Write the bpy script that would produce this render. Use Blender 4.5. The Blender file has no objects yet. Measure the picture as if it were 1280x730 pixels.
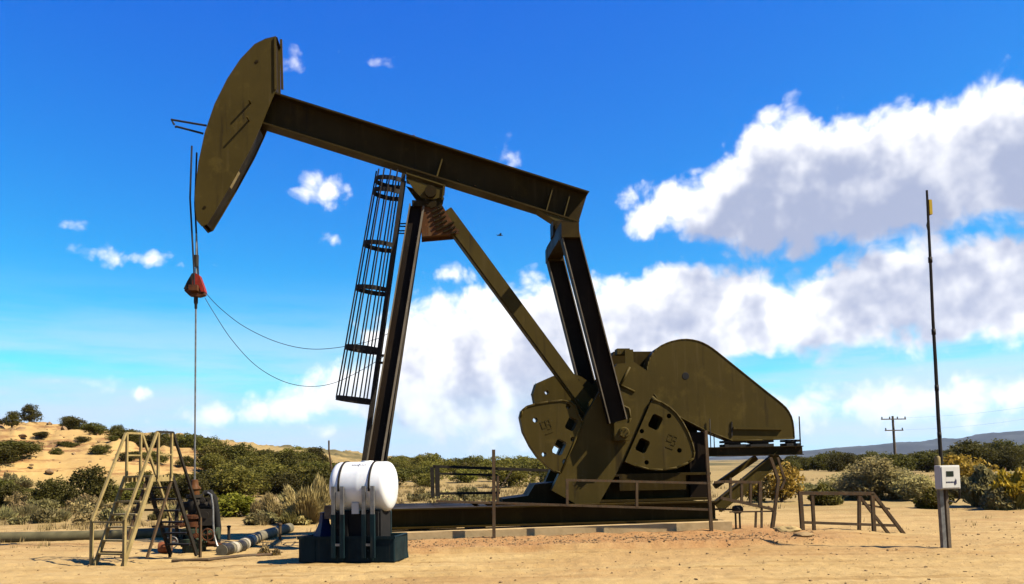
import bpy, bmesh, math, random
import numpy as np
from mathutils import Vector, Matrix, noise as mnoise
from mathutils.geometry import tessellate_polygon

random.seed(7)
rng = np.random.default_rng(7)
SC = bpy.context.scene
COL = SC.collection
R = math.radians

# ------------------------------------------------------------------ camera, light, exposure
CAM = Vector((0, 0, 1.6))
FPX = 1067.0                     # focal length in photo pixels
PITCH, ROLL = R(4.0), R(1.1)
PX0, PY0 = 640.0, 505.0          # where the optical axis meets the photo
_F = Vector((0, math.cos(PITCH), math.sin(PITCH)))
_U = Vector((0, -math.sin(PITCH), math.cos(PITCH)))
_X = Vector((1, 0, 0))
CR = _X * math.cos(ROLL) - _U * math.sin(ROLL)
CU = _U * math.cos(ROLL) + _X * math.sin(ROLL)

cam_d = bpy.data.cameras.new('camera')
cam = bpy.data.objects.new('camera', cam_d)
COL.objects.link(cam)
cam_d.sensor_width = 36.0
cam_d.lens = 36.0 * FPX / 1280.0
cam_d.shift_y = (PY0 - 365.0) / 1280.0
cam_d.clip_start, cam_d.clip_end = 0.1, 40000
m = Matrix(((CR.x, CU.x, -_F.x, CAM.x), (CR.y, CU.y, -_F.y, CAM.y), (CR.z, CU.z, -_F.z, CAM.z), (0, 0, 0, 1)))
cam.matrix_world = m
SC.camera = cam

SUN = Vector((.65, -.195, .735)).normalized()
sun_d = bpy.data.lights.new('sun', 'SUN')
sun_d.energy = 5.0
sun_d.angle = R(0.5)
sun_d.color = (1.0, .90, .72)
sun = bpy.data.objects.new('sun', sun_d)
COL.objects.link(sun)
sun.rotation_euler = SUN.to_track_quat('Z', 'Y').to_euler()

SC.view_settings.view_transform = 'Standard'
SC.view_settings.look = 'None'
SC.view_settings.gamma = 1.0
SC.view_settings.use_curve_mapping = False
SC.view_settings.exposure = 1.6
SC.cycles.max_bounces = 4
SC.cycles.diffuse_bounces = 1
SC.cycles.glossy_bounces = 2
SC.cycles.volume_bounces = 0
SC.cycles.use_denoising = True


def ray(x, y):
    return _F + CR * ((x - PX0) / FPX) - CU * ((y - PY0) / FPX)


def at(x, y, Y):
    d = ray(x, y)
    return CAM + d * ((Y - CAM.y) / d.y)


def gnd(x, y, z=0.0):
    d = ray(x, y)
    return CAM + d * ((z - CAM.z) / d.z)


# ------------------------------------------------------------------ node helper
class NT:
    def __init__(s, tree):
        s.t = tree

    def n(s, typ, **kw):
        nd = s.t.nodes.new(typ)
        for k, v in kw.items():
            setattr(nd, k, v)
        return nd

    def link(s, a, b):
        s.t.links.new(a, b)

    def val(s, inp, v):
        if isinstance(v, bpy.types.NodeSocket):
            s.link(v, inp)
        else:
            inp.default_value = v

    def math(s, op, a, b=None, c=None, clamp=False):
        nd = s.n('ShaderNodeMath', operation=op, use_clamp=clamp)
        s.val(nd.inputs[0], a)
        if b is not None: s.val(nd.inputs[1], b)
        if c is not None: s.val(nd.inputs[2], c)
        return nd.outputs[0]

    def maprange(s, v, a, b, c=0.0, d=1.0, smooth=True):
        nd = s.n('ShaderNodeMapRange', interpolation_type='SMOOTHSTEP' if smooth else 'LINEAR')
        s.val(nd.inputs[0], v)
        for i, q in enumerate((a, b, c, d)):
            s.val(nd.inputs[i + 1], q)
        return nd.outputs[0]

    def mix(s, f, a, b, mode='MIX'):
        nd = s.n('ShaderNodeMix', data_type='RGBA', blend_type=mode)
        s.val(nd.inputs[0], f)
        for i, q in ((6, a), (7, b)):
            if not isinstance(q, bpy.types.NodeSocket) and len(q) == 3:
                q = (*q, 1)
            s.val(nd.inputs[i], q)
        return nd.outputs[2]

    def noise(s, vec, scale, detail=4, rough=.55, dist=0.0, out=0):
        nd = s.n('ShaderNodeTexNoise')
        if vec is not None: s.link(vec, nd.inputs['Vector'])
        nd.inputs['Scale'].default_value = scale
        nd.inputs['Detail'].default_value = detail
        nd.inputs['Roughness'].default_value = rough
        nd.inputs['Distortion'].default_value = dist
        return nd.outputs[out]

    def mapping(s, vec, scale=(1, 1, 1), loc=(0, 0, 0)):
        nd = s.n('ShaderNodeMapping')
        s.link(vec, nd.inputs[0])
        nd.inputs['Scale'].default_value = scale
        nd.inputs['Location'].default_value = loc
        return nd.outputs[0]

    def curve(s, v, pts):
        nd = s.n('ShaderNodeFloatCurve')
        s.val(nd.inputs['Value'], v)
        c = nd.mapping.curves[0]
        while len(c.points) < len(pts):
            c.points.new(.5, .5)
        for p, (a, b) in zip(c.points, pts):
            p.location = (a, b)
            p.handle_type = 'AUTO_CLAMPED'
        nd.mapping.update()
        return nd.outputs[0]


# ------------------------------------------------------------------ sky with clouds
SKY_STRENGTH = 0.05
HAZE = 0.000035
world = bpy.data.worlds.new('World')
SC.world = world
world.use_nodes = True
wt = world.node_tree
wt.nodes.clear()
W = NT(wt)


def azel(x, y):
    d = ray(x, y).normalized()
    return math.degrees(math.atan2(d.x, d.y)), math.degrees(math.asin(d.z))


def cloud_group(fine):
    g = bpy.data.node_groups.new('cloud_density', 'ShaderNodeTree')
    g.interface.new_socket('Vector', in_out='INPUT', socket_type='NodeSocketVector')
    g.interface.new_socket('Density', in_out='OUTPUT', socket_type='NodeSocketFloat')
    G = NT(g)
    gi, go = G.n('NodeGroupInput'), G.n('NodeGroupOutput')
    V = gi.outputs[0]
    nv = G.n('ShaderNodeTexNoise', noise_dimensions='2D'); G.link(V, nv.inputs['Vector'])
    nv.inputs['Scale'].default_value = .22; nv.inputs['Detail'].default_value = 2
    mad = G.n('ShaderNodeVectorMath', operation='MULTIPLY_ADD'); G.link(nv.outputs['Color'], mad.inputs[0]); mad.inputs[1].default_value = (2.0, 1.0, 0); G.link(V, mad.inputs[2])
    VW = mad.outputs[0]
    sep = G.n('ShaderNodeSeparateXYZ'); G.link(V, sep.inputs[0])
    az, el = sep.outputs[0], sep.outputs[1]
    # curves run over azimuth -60..60 deg -> 0..1, value 0..1 -> 0..40 deg
    t = G.math('MULTIPLY_ADD', az, 1 / 120.0, .5)

    def prof(pts):
        q = []
        for (x, y) in pts:
            a, e = azel(x, y)
            q.append(((a + 60) / 120.0, max(e, 0) / 40.0))
        q = [(0, q[0][1])] + q + [(1, q[-1][1])]
        return G.math('MULTIPLY', G.curve(t, q), 40.0)

    def band(top, bot, x0, cut=2.2, soft=1.0):
        """signed degrees inside a cloud bank between two profiles, starting at column x0"""
        T, B = prof(top), prof(bot)
        d = G.math('MINIMUM', G.math('SUBTRACT', T, el), G.math('MULTIPLY', G.math('SUBTRACT', el, B), soft))
        d = G.math('MINIMUM', d, G.math('MULTIPLY', G.math('SUBTRACT', az, azel(x0, 300)[0]), .8))
        d = G.math('MINIMUM', d, G.math('SUBTRACT', 62.0, az))
        return G.math('MINIMUM', d, cut)
    b1 = band([(770, 262), (800, 246), (840, 228), (880, 214), (908, 188), (930, 160), (975, 138), (1000, 132), (1030, 142), (1060, 130), (1110, 128), (1150, 118), (1190, 122), (1215, 108), (1250, 96), (1290, 92), (1400, 70)],
              [(770, 288), (800, 298), (860, 304), (900, 324), (960, 326), (1050, 316), (1130, 304), (1200, 296), (1280, 296), (1400, 296)], 785)
    b2 = band([(450, 405), (500, 388), (540, 366), (600, 362), (640, 350), (700, 346), (770, 345), (805, 330), (850, 316), (900, 318), (940, 330), (1000, 338), (1040, 312), (1090, 300), (1140, 290), (1200, 280), (1280, 284), (1400, 290)],
              [(430, 440), (500, 490), (560, 530), (640, 552), (700, 550), (800, 505), (900, 466), (960, 452), (1060, 446), (1160, 440), (1280, 426), (1400, 420)], 440)
    b3 = band([(240, 512), (300, 500), (350, 486), (400, 462), (440, 450), (520, 440), (600, 460), (640, 480), (720, 490), (960, 492), (1060, 482), (1160, 474), (1280, 466), (1400, 460)],
              [(240, 536), (330, 532), (420, 536), (520, 545), (640, 560), (800, 545), (960, 534), (1100, 532), (1280, 524), (1400, 520)], 225, 1.8)
    d = G.math('MAXIMUM', G.math('MAXIMUM', b1, b2), b3)
    if fine:
        # small single puffs: x, y, half width px, half height px, amplitude
        puffs = [(428, 77, 20, 14, .75), (468, 76, 26, 10, .5), (404, 237, 42, 24, 1.1), (636, 195, 32, 18, 1.0), (190, 326, 58, 16, 1.0),
                 (82, 318, 32, 12, .7), (84, 279, 22, 10, .6), (104, 477, 36, 12, .85), (74, 496, 22, 10, .6), (792, 246, 20, 18, 1.0),
                 (870, 214, 20, 11, .8), (418, 298, 16, 12, .7), (566, 343, 40, 16, .9),
                 (190, 493, 26, 9, .6), (945, 448, 26, 12, .9), (368, 74, 18, 10, .4)]
        for (x, y, hw, hh, amp) in puffs:
            a, e = azel(x, y)
            kx, ky = 18.6 / hw, 18.6 / hh
            vm = G.n('ShaderNodeVectorMath', operation='MULTIPLY_ADD'); G.link(V, vm.inputs[0])
            vm.inputs[1].default_value = (kx, ky, 0); vm.inputs[2].default_value = (-a * kx, -e * ky, 0)
            ln = G.n('ShaderNodeVectorMath', operation='LENGTH'); G.link(vm.outputs[0], ln.inputs[0])
            d = G.math('MAXIMUM', d, G.math('MULTIPLY_ADD', ln.outputs['Value'], -amp * 1.25, amp * 1.25 - .52))
    nz = G.n('ShaderNodeTexNoise', noise_dimensions='2D'); G.link(VW, nz.inputs['Vector'])
    nz.inputs['Scale'].default_value = .42; nz.inputs['Detail'].default_value = 8 if fine else 2.5; nz.inputs['Roughness'].default_value = .56
    vo = G.n('ShaderNodeTexVoronoi', feature='F1', voronoi_dimensions='2D')
    G.link(VW, vo.inputs['Vector'])
    vo.inputs['Scale'].default_value = .42
    vo.inputs['Detail'].default_value = 3.0
    vo.inputs['Roughness'].default_value = .5
    bil = G.math('MULTIPLY', G.math('SUBTRACT', .45, vo.outputs['Distance']), 1.0 if fine else .35)
    e1 = G.math('MULTIPLY_ADD', G.math('SUBTRACT', nz.outputs[0], .36), 2.5, G.math('MULTIPLY', bil, 1.5))
    d = G.math('ADD', d, e1)
    G.link(d, go.inputs[0])
    return g


CGF, CGC = cloud_group(True), cloud_group(False)
tc = W.n('ShaderNodeTexCoord')
sp = W.n('ShaderNodeSeparateXYZ'); W.link(tc.outputs['Generated'], sp.inputs[0])
az_ = W.math('MULTIPLY', W.math('ARCTAN2', sp.outputs[0], sp.outputs[1]), 180 / math.pi)
el_ = W.math('MULTIPLY', W.math('ARCSINE', sp.outputs[2]), 180 / math.pi)
cbv = W.n('ShaderNodeCombineXYZ'); W.link(az_, cbv.inputs[0]); W.link(el_, cbv.inputs[1])


def dens(gr, da, de):
    v = W.n('ShaderNodeVectorMath', operation='ADD'); W.link(cbv.outputs[0], v.inputs[0]); v.inputs[1].default_value = (da, de, 0)
    g = W.n('ShaderNodeGroup'); g.node_tree = gr
    W.link(v.outputs[0], g.inputs[0])
    return W.math('MAXIMUM', g.outputs[0], 0.0) if gr is CGC else g.outputs[0]


d0 = dens(CGF, 0, 0)
alpha = W.maprange(d0, -.45, 1.15)
occ = W.math('MULTIPLY', dens(CGC, .25, .5), .34)
occ = W.math('ADD', occ, W.math('MULTIPLY', dens(CGC, .6, 1.6), .30))
occ = W.math('ADD', occ, W.math('MULTIPLY', dens(CGC, 1.0, 3.4), .52))
occ = W.math('MULTIPLY', occ, W.maprange(el_, 6.0, 18.0, .52, 1.5))
lit = W.math('POWER', 2.718, W.math('MULTIPLY', occ, -.68))
def nz2(scale, detail, rough=.55):
    q = W.n('ShaderNodeTexNoise', noise_dimensions='2D'); W.link(cbv.outputs[0], q.inputs['Vector'])
    q.inputs['Scale'].default_value = scale; q.inputs['Detail'].default_value = detail; q.inputs['Roughness'].default_value = rough
    return q.outputs[0]
rel = W.math('ADD', W.math('MULTIPLY', W.maprange(nz2(.26, 3), .36, .68), .30), W.math('MULTIPLY', W.math('SUBTRACT', nz2(.6, 5, .5), .5), .42))
lit = W.math('ADD', lit, W.math('SUBTRACT', rel, .07))
lit = W.maprange(lit, .06, .86, 0, 1, smooth=True)
# low clouds near the horizon are thinner and veiled by distance
alpha = W.math('MULTIPLY', alpha, W.maprange(el_, 1.0, 7.0, .62, 1.0))
ccol = W.mix(lit, (.30, .34, .47), (.92, .91, .90))
# thin streaky veil low over the horizon
cb = W.n('ShaderNodeCombineXYZ'); W.link(W.math('MULTIPLY', az_, .05), cb.inputs[0]); W.link(W.math('MULTIPLY', el_, .42), cb.inputs[1])
nz = W.n('ShaderNodeTexNoise', noise_dimensions='2D'); W.link(cb.outputs[0], nz.inputs['Vector'])
nz.inputs['Scale'].default_value = 1.0; nz.inputs['Detail'].default_value = 6; nz.inputs['Roughness'].default_value = .6
veil = W.math('MULTIPLY', W.maprange(nz.outputs[0], .22, .66), W.math('MULTIPLY', W.maprange(el_, -1, 1.0), W.maprange(el_, 13.0, 3.0)))
veil = W.math('MULTIPLY', veil, .9)

sky = W.n('ShaderNodeTexSky', sky_type='NISHITA')
sky.sun_disc = False
sky.sun_elevation = math.asin(SUN.z)
sky.sun_rotation = math.atan2(SUN.x, SUN.y)
sky.altitude = 1800
sky.air_density = 1.0
sky.dust_density = .3
sky.ozone_density = 2.0
# the photo's sky is a very saturated blue: grade the three channels apart
sc3 = W.n('ShaderNodeSeparateColor'); W.link(sky.outputs[0], sc3.inputs[0])
cc3 = W.n('ShaderNodeCombineColor')
def grade(ch, k, p):
    return W.math('MULTIPLY', W.math('POWER', W.math('MULTIPLY', ch, .1), p), 10 * k)
W.link(W.math('MINIMUM', grade(sc3.outputs[0], 2.4, 3.0), 3.0), cc3.inputs[0])
W.link(W.math('MINIMUM', grade(sc3.outputs[1], 1.52, 1.42), 6.0), cc3.inputs[1])
W.link(grade(sc3.outputs[2], .86, .42), cc3.inputs[2])
bg_sky = W.n('ShaderNodeBackground'); W.link(cc3.outputs[0], bg_sky.inputs[0]); bg_sky.inputs[1].default_value = SKY_STRENGTH
bg_cl = W.n('ShaderNodeBackground'); W.link(ccol, bg_cl.inputs[0]); bg_cl.inputs[1].default_value = .48
bg_ve = W.n('ShaderNodeBackground'); bg_ve.inputs[0].default_value = (.46, .58, .71, 1); bg_ve.inputs[1].default_value = .48
mv = W.n('ShaderNodeMixShader'); W.link(veil, mv.inputs[0]); W.link(bg_sky.outputs[0], mv.inputs[1]); W.link(bg_ve.outputs[0], mv.inputs[2])
ms = W.n('ShaderNodeMixShader'); W.link(alpha, ms.inputs[0]); W.link(mv.outputs[0], ms.inputs[1]); W.link(bg_cl.outputs[0], ms.inputs[2])
wo = W.n('ShaderNodeOutputWorld'); W.link(ms.outputs[0], wo.inputs[0])
world.cycles.sampling_method = 'MANUAL'
world.cycles.sample_map_resolution = 256


# ------------------------------------------------------------------ materials
TONE = .47


def tone(c):
    return tuple(q * TONE for q in c)


def mat_base(name, rough=.6, metal=0.0):
    mt = bpy.data.materials.new(name)
    mt.use_nodes = True
    T = NT(mt.node_tree)
    b = mt.node_tree.nodes['Principled BSDF']
    b.inputs['Roughness'].default_value = rough
    b.inputs['Metallic'].default_value = metal
    return mt, T, b


def painted(name, c, c2, rust=(.16, .06, .02), rough=.55, rust_amt=.62, dust=.25, scale=1.0, spec=.05, grease=.72):
    """weathered paint: tone variation, drip streaks, rust freckles, a little dust"""
    c, c2, rust = tone(c), tone(c2), tone(rust)
    mt, T, b = mat_base(name, rough)
    b.inputs['Specular IOR Level'].default_value = spec
    tc = T.n('ShaderNodeTexCoord').outputs['Object']
    n1 = T.noise(tc, 1.1 * scale, 6, .6)
    col = T.mix(T.maprange(n1, .35, .7), c, c2)
    st = T.noise(T.mapping(tc, (9 * scale, 9 * scale, .7 * scale)), 1.0, 4, .6)
    col = T.mix(T.math('MULTIPLY', T.maprange(st, .52, .72), dust), col, tone((.26, .19, .09)))
    n2 = T.noise(tc, 13 * scale, 8, .68)
    col = T.mix(T.maprange(n2, rust_amt, rust_amt + .06), col, rust)
    gr = T.noise(T.mapping(tc, (5 * scale, 5 * scale, .35 * scale), (3, 1, 2)), 1.0, 5, .62)
    col = T.mix(T.maprange(gr, .58, .74, 0, grease), col, tone((.018, .012, .008)))
    fd = T.noise(T.mapping(tc, (1, 1, 1), (9, 4, 2)), 2.6 * scale, 7, .66)
    col = T.mix(T.maprange(fd, .54, .70, 0, grease * .6), col, tuple(min(q * 1.7, .9) for q in c))
    T.link(col, b.inputs['Base Color'])
    T.link(T.maprange(n1, .3, .8, rough - .1, rough + .15), b.inputs['Roughness'])
    bp = T.n('ShaderNodeBump'); bp.inputs['Strength'].default_value = .12; bp.inputs['Distance'].default_value = .01
    T.link(T.noise(tc, 30 * scale, 5, .6), bp.inputs['Height']); T.link(bp.outputs[0], b.inputs['Normal'])
    return mt


def simple(name, c, c2=None, rough=.6, metal=0.0, scale=8, bump=.15):
    c = tone(c)
    c2 = tone(c2) if c2 else tuple(q * .6 for q in c)
    mt, T, b = mat_base(name, rough, metal)
    b.inputs['Specular IOR Level'].default_value = .15
    tc = T.n('ShaderNodeTexCoord').outputs['Object']
    n1 = T.noise(tc, scale, 6, .62)
    T.link(T.mix(T.maprange(n1, .35, .68), c, c2), b.inputs['Base Color'])
    bp = T.n('ShaderNodeBump'); bp.inputs['Strength'].default_value = bump; bp.inputs['Distance'].default_value = .01
    T.link(T.noise(tc, scale * 6, 4, .6), bp.inputs['Height']); T.link(bp.outputs[0], b.inputs['Normal'])
    return mt


M = {}
M['olive'] = painted('olive_paint', (.086, .061, .0140), (.068, .048, .0105), dust=.10, rust_amt=.72)
M['olive_dark'] = painted('darkened_olive_paint', (.030, .019, .004), (.022, .014, .003), dust=.08)  # darker olive; puts shade into the colour of equalizer and deck plate
M['post_shade'] = painted('brown_black_shade', (.020, .012, .006), (.013, .008, .004), rust=(.10, .04, .015), dust=.05, rust_amt=.70)  # shaded faces of legs, pitmans and column, darkened in the colour itself
M['edge_grey'] = painted('pale_flange_paint', (.20, .165, .12), (.13, .11, .08), rust_amt=.62)  # paler grey for the strips along leg and pitman flange edges
M['beam'] = painted('shaded_olive_paint', (.046, .029, .0046), (.034, .021, .0034), dust=.08, rust_amt=.70)  # olive darkened to stand for shade on beam, gearbox, pedestal and skid
M['rusty'] = painted('rusty_paint', (.13, .055, .02), (.08, .035, .015), rust_amt=.55)
M['tan_steel'] = painted('tan_paint', (.42, .32, .14), (.30, .22, .09), rust_amt=.60, scale=3)
M['rail_steel'] = painted('weathered_rail_steel', (.12, .085, .05), (.08, .055, .033), rust_amt=.55, scale=3)
M['grey_steel'] = simple('galvanised_steel', (.36, .35, .33), (.22, .21, .20), .42, .6)
M['dark_steel'] = simple('dark_steel', (.035, .028, .020), (.02, .016, .012), .7, .0)
M['cable'] = simple('steel_cable', (.06, .055, .06), (.03, .03, .03), .5, .6)
M['red'] = painted('red_paint', (.42, .035, .025), (.25, .03, .02), rust_amt=.58, scale=4)
M['wellgreen'] = painted('green_valve_paint', (.05, .085, .055), (.035, .05, .04), rust_amt=.55, scale=4)
M['wellrust'] = painted('rust_brown_iron', (.12, .045, .025), (.06, .028, .018), rust_amt=.5, scale=4)
M['orange'] = painted('orange_paint', (.30, .10, .045), (.2, .07, .03), rust_amt=.6, scale=4)
M['navy'] = painted('navy_plastic', (.012, .030, .036), (.008, .018, .023), rust=(.10, .08, .05), rust_amt=.70, dust=.12, scale=2)
M['blue'] = simple('blue_plastic', (.015, .03, .10), (.01, .02, .06), .5)
M['black'] = simple('black_rubber_and_shade', (.010, .010, .010), (.016, .015, .015), .8)  # rubber black; also stands for shade in the guard hole and tank saddles
M['concrete'] = simple('concrete', (.66, .47, .24), (.50, .35, .17), .9, scale=3, bump=.4)
M['wood'] = simple('weathered_wood', (.20, .15, .10), (.12, .09, .06), .85, scale=9)
M['boxwhite'] = painted('white_enamel', (.80, .78, .72), (.72, .70, .64), rust=(.35, .25, .15), rust_amt=.74, dust=.12, scale=3, grease=.12)
M['ink'] = simple('printed_ink', (.03, .03, .09), (.02, .02, .05), .6)
M['inkred'] = simple('printed_red_ink', (.35, .03, .03), (.3, .02, .02), .6)
M['glass'] = simple('display_glass', (.02, .03, .02), (.03, .04, .03), .15)
M['wrap'] = simple('black_pipe_wrap', (.02, .017, .012), (.05, .042, .03), .5)
M['wrapwhite'] = simple('white_pipe_tape', (.60, .54, .42), (.36, .31, .23), .6)
M['pipegrey'] = simple('grey_pipe_coating', (.24, .21, .14), (.15, .13, .085), .7, scale=5)
M['pipegreen'] = simple('grey_green_pipe', (.17, .145, .07), (.11, .095, .045), .7, scale=4)
M['bark'] = simple('bark', (.10, .07, .045), (.06, .04, .03), .9)
M['bird'] = simple('dark_feathers', (.03, .028, .028), (.02, .02, .02), .8)


def tank_mat():
    mt, T, b = mat_base('white_polyethylene', .38)
    tc = T.n('ShaderNodeTexCoord').outputs['Object']
    n1 = T.noise(tc, 2.2, 5, .6)
    c = T.mix(T.maprange(n1, .4, .7), (.46, .47, .47), (.38, .39, .40))
    st = T.noise(T.mapping(tc, (7, 2, .8)), 1.0, 4, .6)
    c = T.mix(T.math('MULTIPLY', T.maprange(st, .55, .75), .3), c, (.36, .31, .24))
    T.link(c, b.inputs['Base Color'])
    b.inputs['Subsurface Weight'].default_value = .05
    return mt


M['tank'] = tank_mat()


def leaf_mat(name, c1, c2, c3, trans=.35):
    c1, c2, c3 = tone(c1), tone(c2), tone(c3)
    mt, T, b = mat_base(name, .75)
    b.inputs['Specular IOR Level'].default_value = .15
    g = T.n('ShaderNodeNewGeometry')
    oi = T.n('ShaderNodeObjectInfo')
    rp = g.outputs['Random Per Island']
    c = T.mix(T.maprange(rp, 0, .55), c1, c2)
    c = T.mix(T.maprange(rp, .6, 1.0), c, c3)
    tc = T.n('ShaderNodeTexCoord').outputs['Object']
    n1 = T.noise(tc, 1.6, 3, .6)
    c = T.mix(T.maprange(n1, .42, .66, 0, .6), c, c2)
    hsv = T.n('ShaderNodeHueSaturation'); T.link(c, hsv.inputs['Color'])
    T.link(T.maprange(oi.outputs['Random'], 0, 1, .488, .518, False), hsv.inputs['Hue'])
    T.link(T.maprange(oi.outputs['Random'], 0, 1, .65, 1.40, False), hsv.inputs['Value'])
    T.link(hsv.outputs[0], b.inputs['Base Color'])
    tl = T.n('ShaderNodeBsdfTranslucent'); T.link(hsv.outputs[0], tl.inputs['Color'])
    mx = T.n('ShaderNodeMixShader'); mx.inputs[0].default_value = trans
    T.link(b.outputs[0], mx.inputs[1]); T.link(tl.outputs[0], mx.inputs[2])
    T.link(mx.outputs[0], mt.node_tree.nodes['Material Output'].inputs['Surface'])
    return mt


M['juniper'] = leaf_mat('juniper_foliage', (.078, .074, .012), (.115, .102, .017), (.175, .148, .028))
M['juniper2'] = leaf_mat('olive_juniper_foliage', (.15, .135, .02), (.21, .18, .03), (.28, .23, .04))
M['sage'] = leaf_mat('sage_foliage', (.27, .225, .09), (.35, .285, .115), (.43, .35, .15), trans=.45)
M['green'] = leaf_mat('bright_shrub_foliage', (.19, .20, .014), (.27, .26, .02), (.34, .31, .035))
M['chamisa'] = leaf_mat('rabbitbrush_flower', (.52, .43, .15), (.62, .52, .20), (.70, .59, .25), trans=.5)
M['chamleaf'] = leaf_mat('rabbitbrush_stem', (.24, .205, .06), (.30, .255, .08), (.36, .30, .11), trans=.45)
M['yellow'] = leaf_mat('yellow_flower', (.55, .34, .02), (.62, .40, .03), (.46, .34, .05))
M['orangeleaf'] = leaf_mat('orange_autumn_foliage', (.40, .225, .035), (.46, .265, .045), (.34, .19, .04))
M['straw'] = leaf_mat('straw_grass', (.46, .33, .13), (.55, .41, .17), (.38, .27, .10))
M['stone'] = leaf_mat('stone', (.46, .31, .14), (.38, .25, .11), (.30, .20, .09), trans=0.0)


# ------------------------------------------------------------------ object helpers
def link(o):
    COL.objects.link(o)
    return o


def tag(o, label=None, cat=None, group=None, kind=None):
    if label: o['label'] = label
    if cat: o['category'] = cat
    if group: o['group'] = group
    if kind: o['kind'] = kind
    return o


def empty(name, loc=(0, 0, 0), rz=0.0, label=None, cat=None, group=None):
    o = bpy.data.objects.new(name, None)
    o.empty_display_size = .2
    o.location = loc
    o.rotation_euler = (0, 0, rz)
    return tag(link(o), label, cat, group)


def copy_tree(o, parent=None):
    c = o.copy()
    COL.objects.link(c)
    c.parent = parent
    for ch in list(o.children):
        copy_tree(ch, c)
    return c


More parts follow.
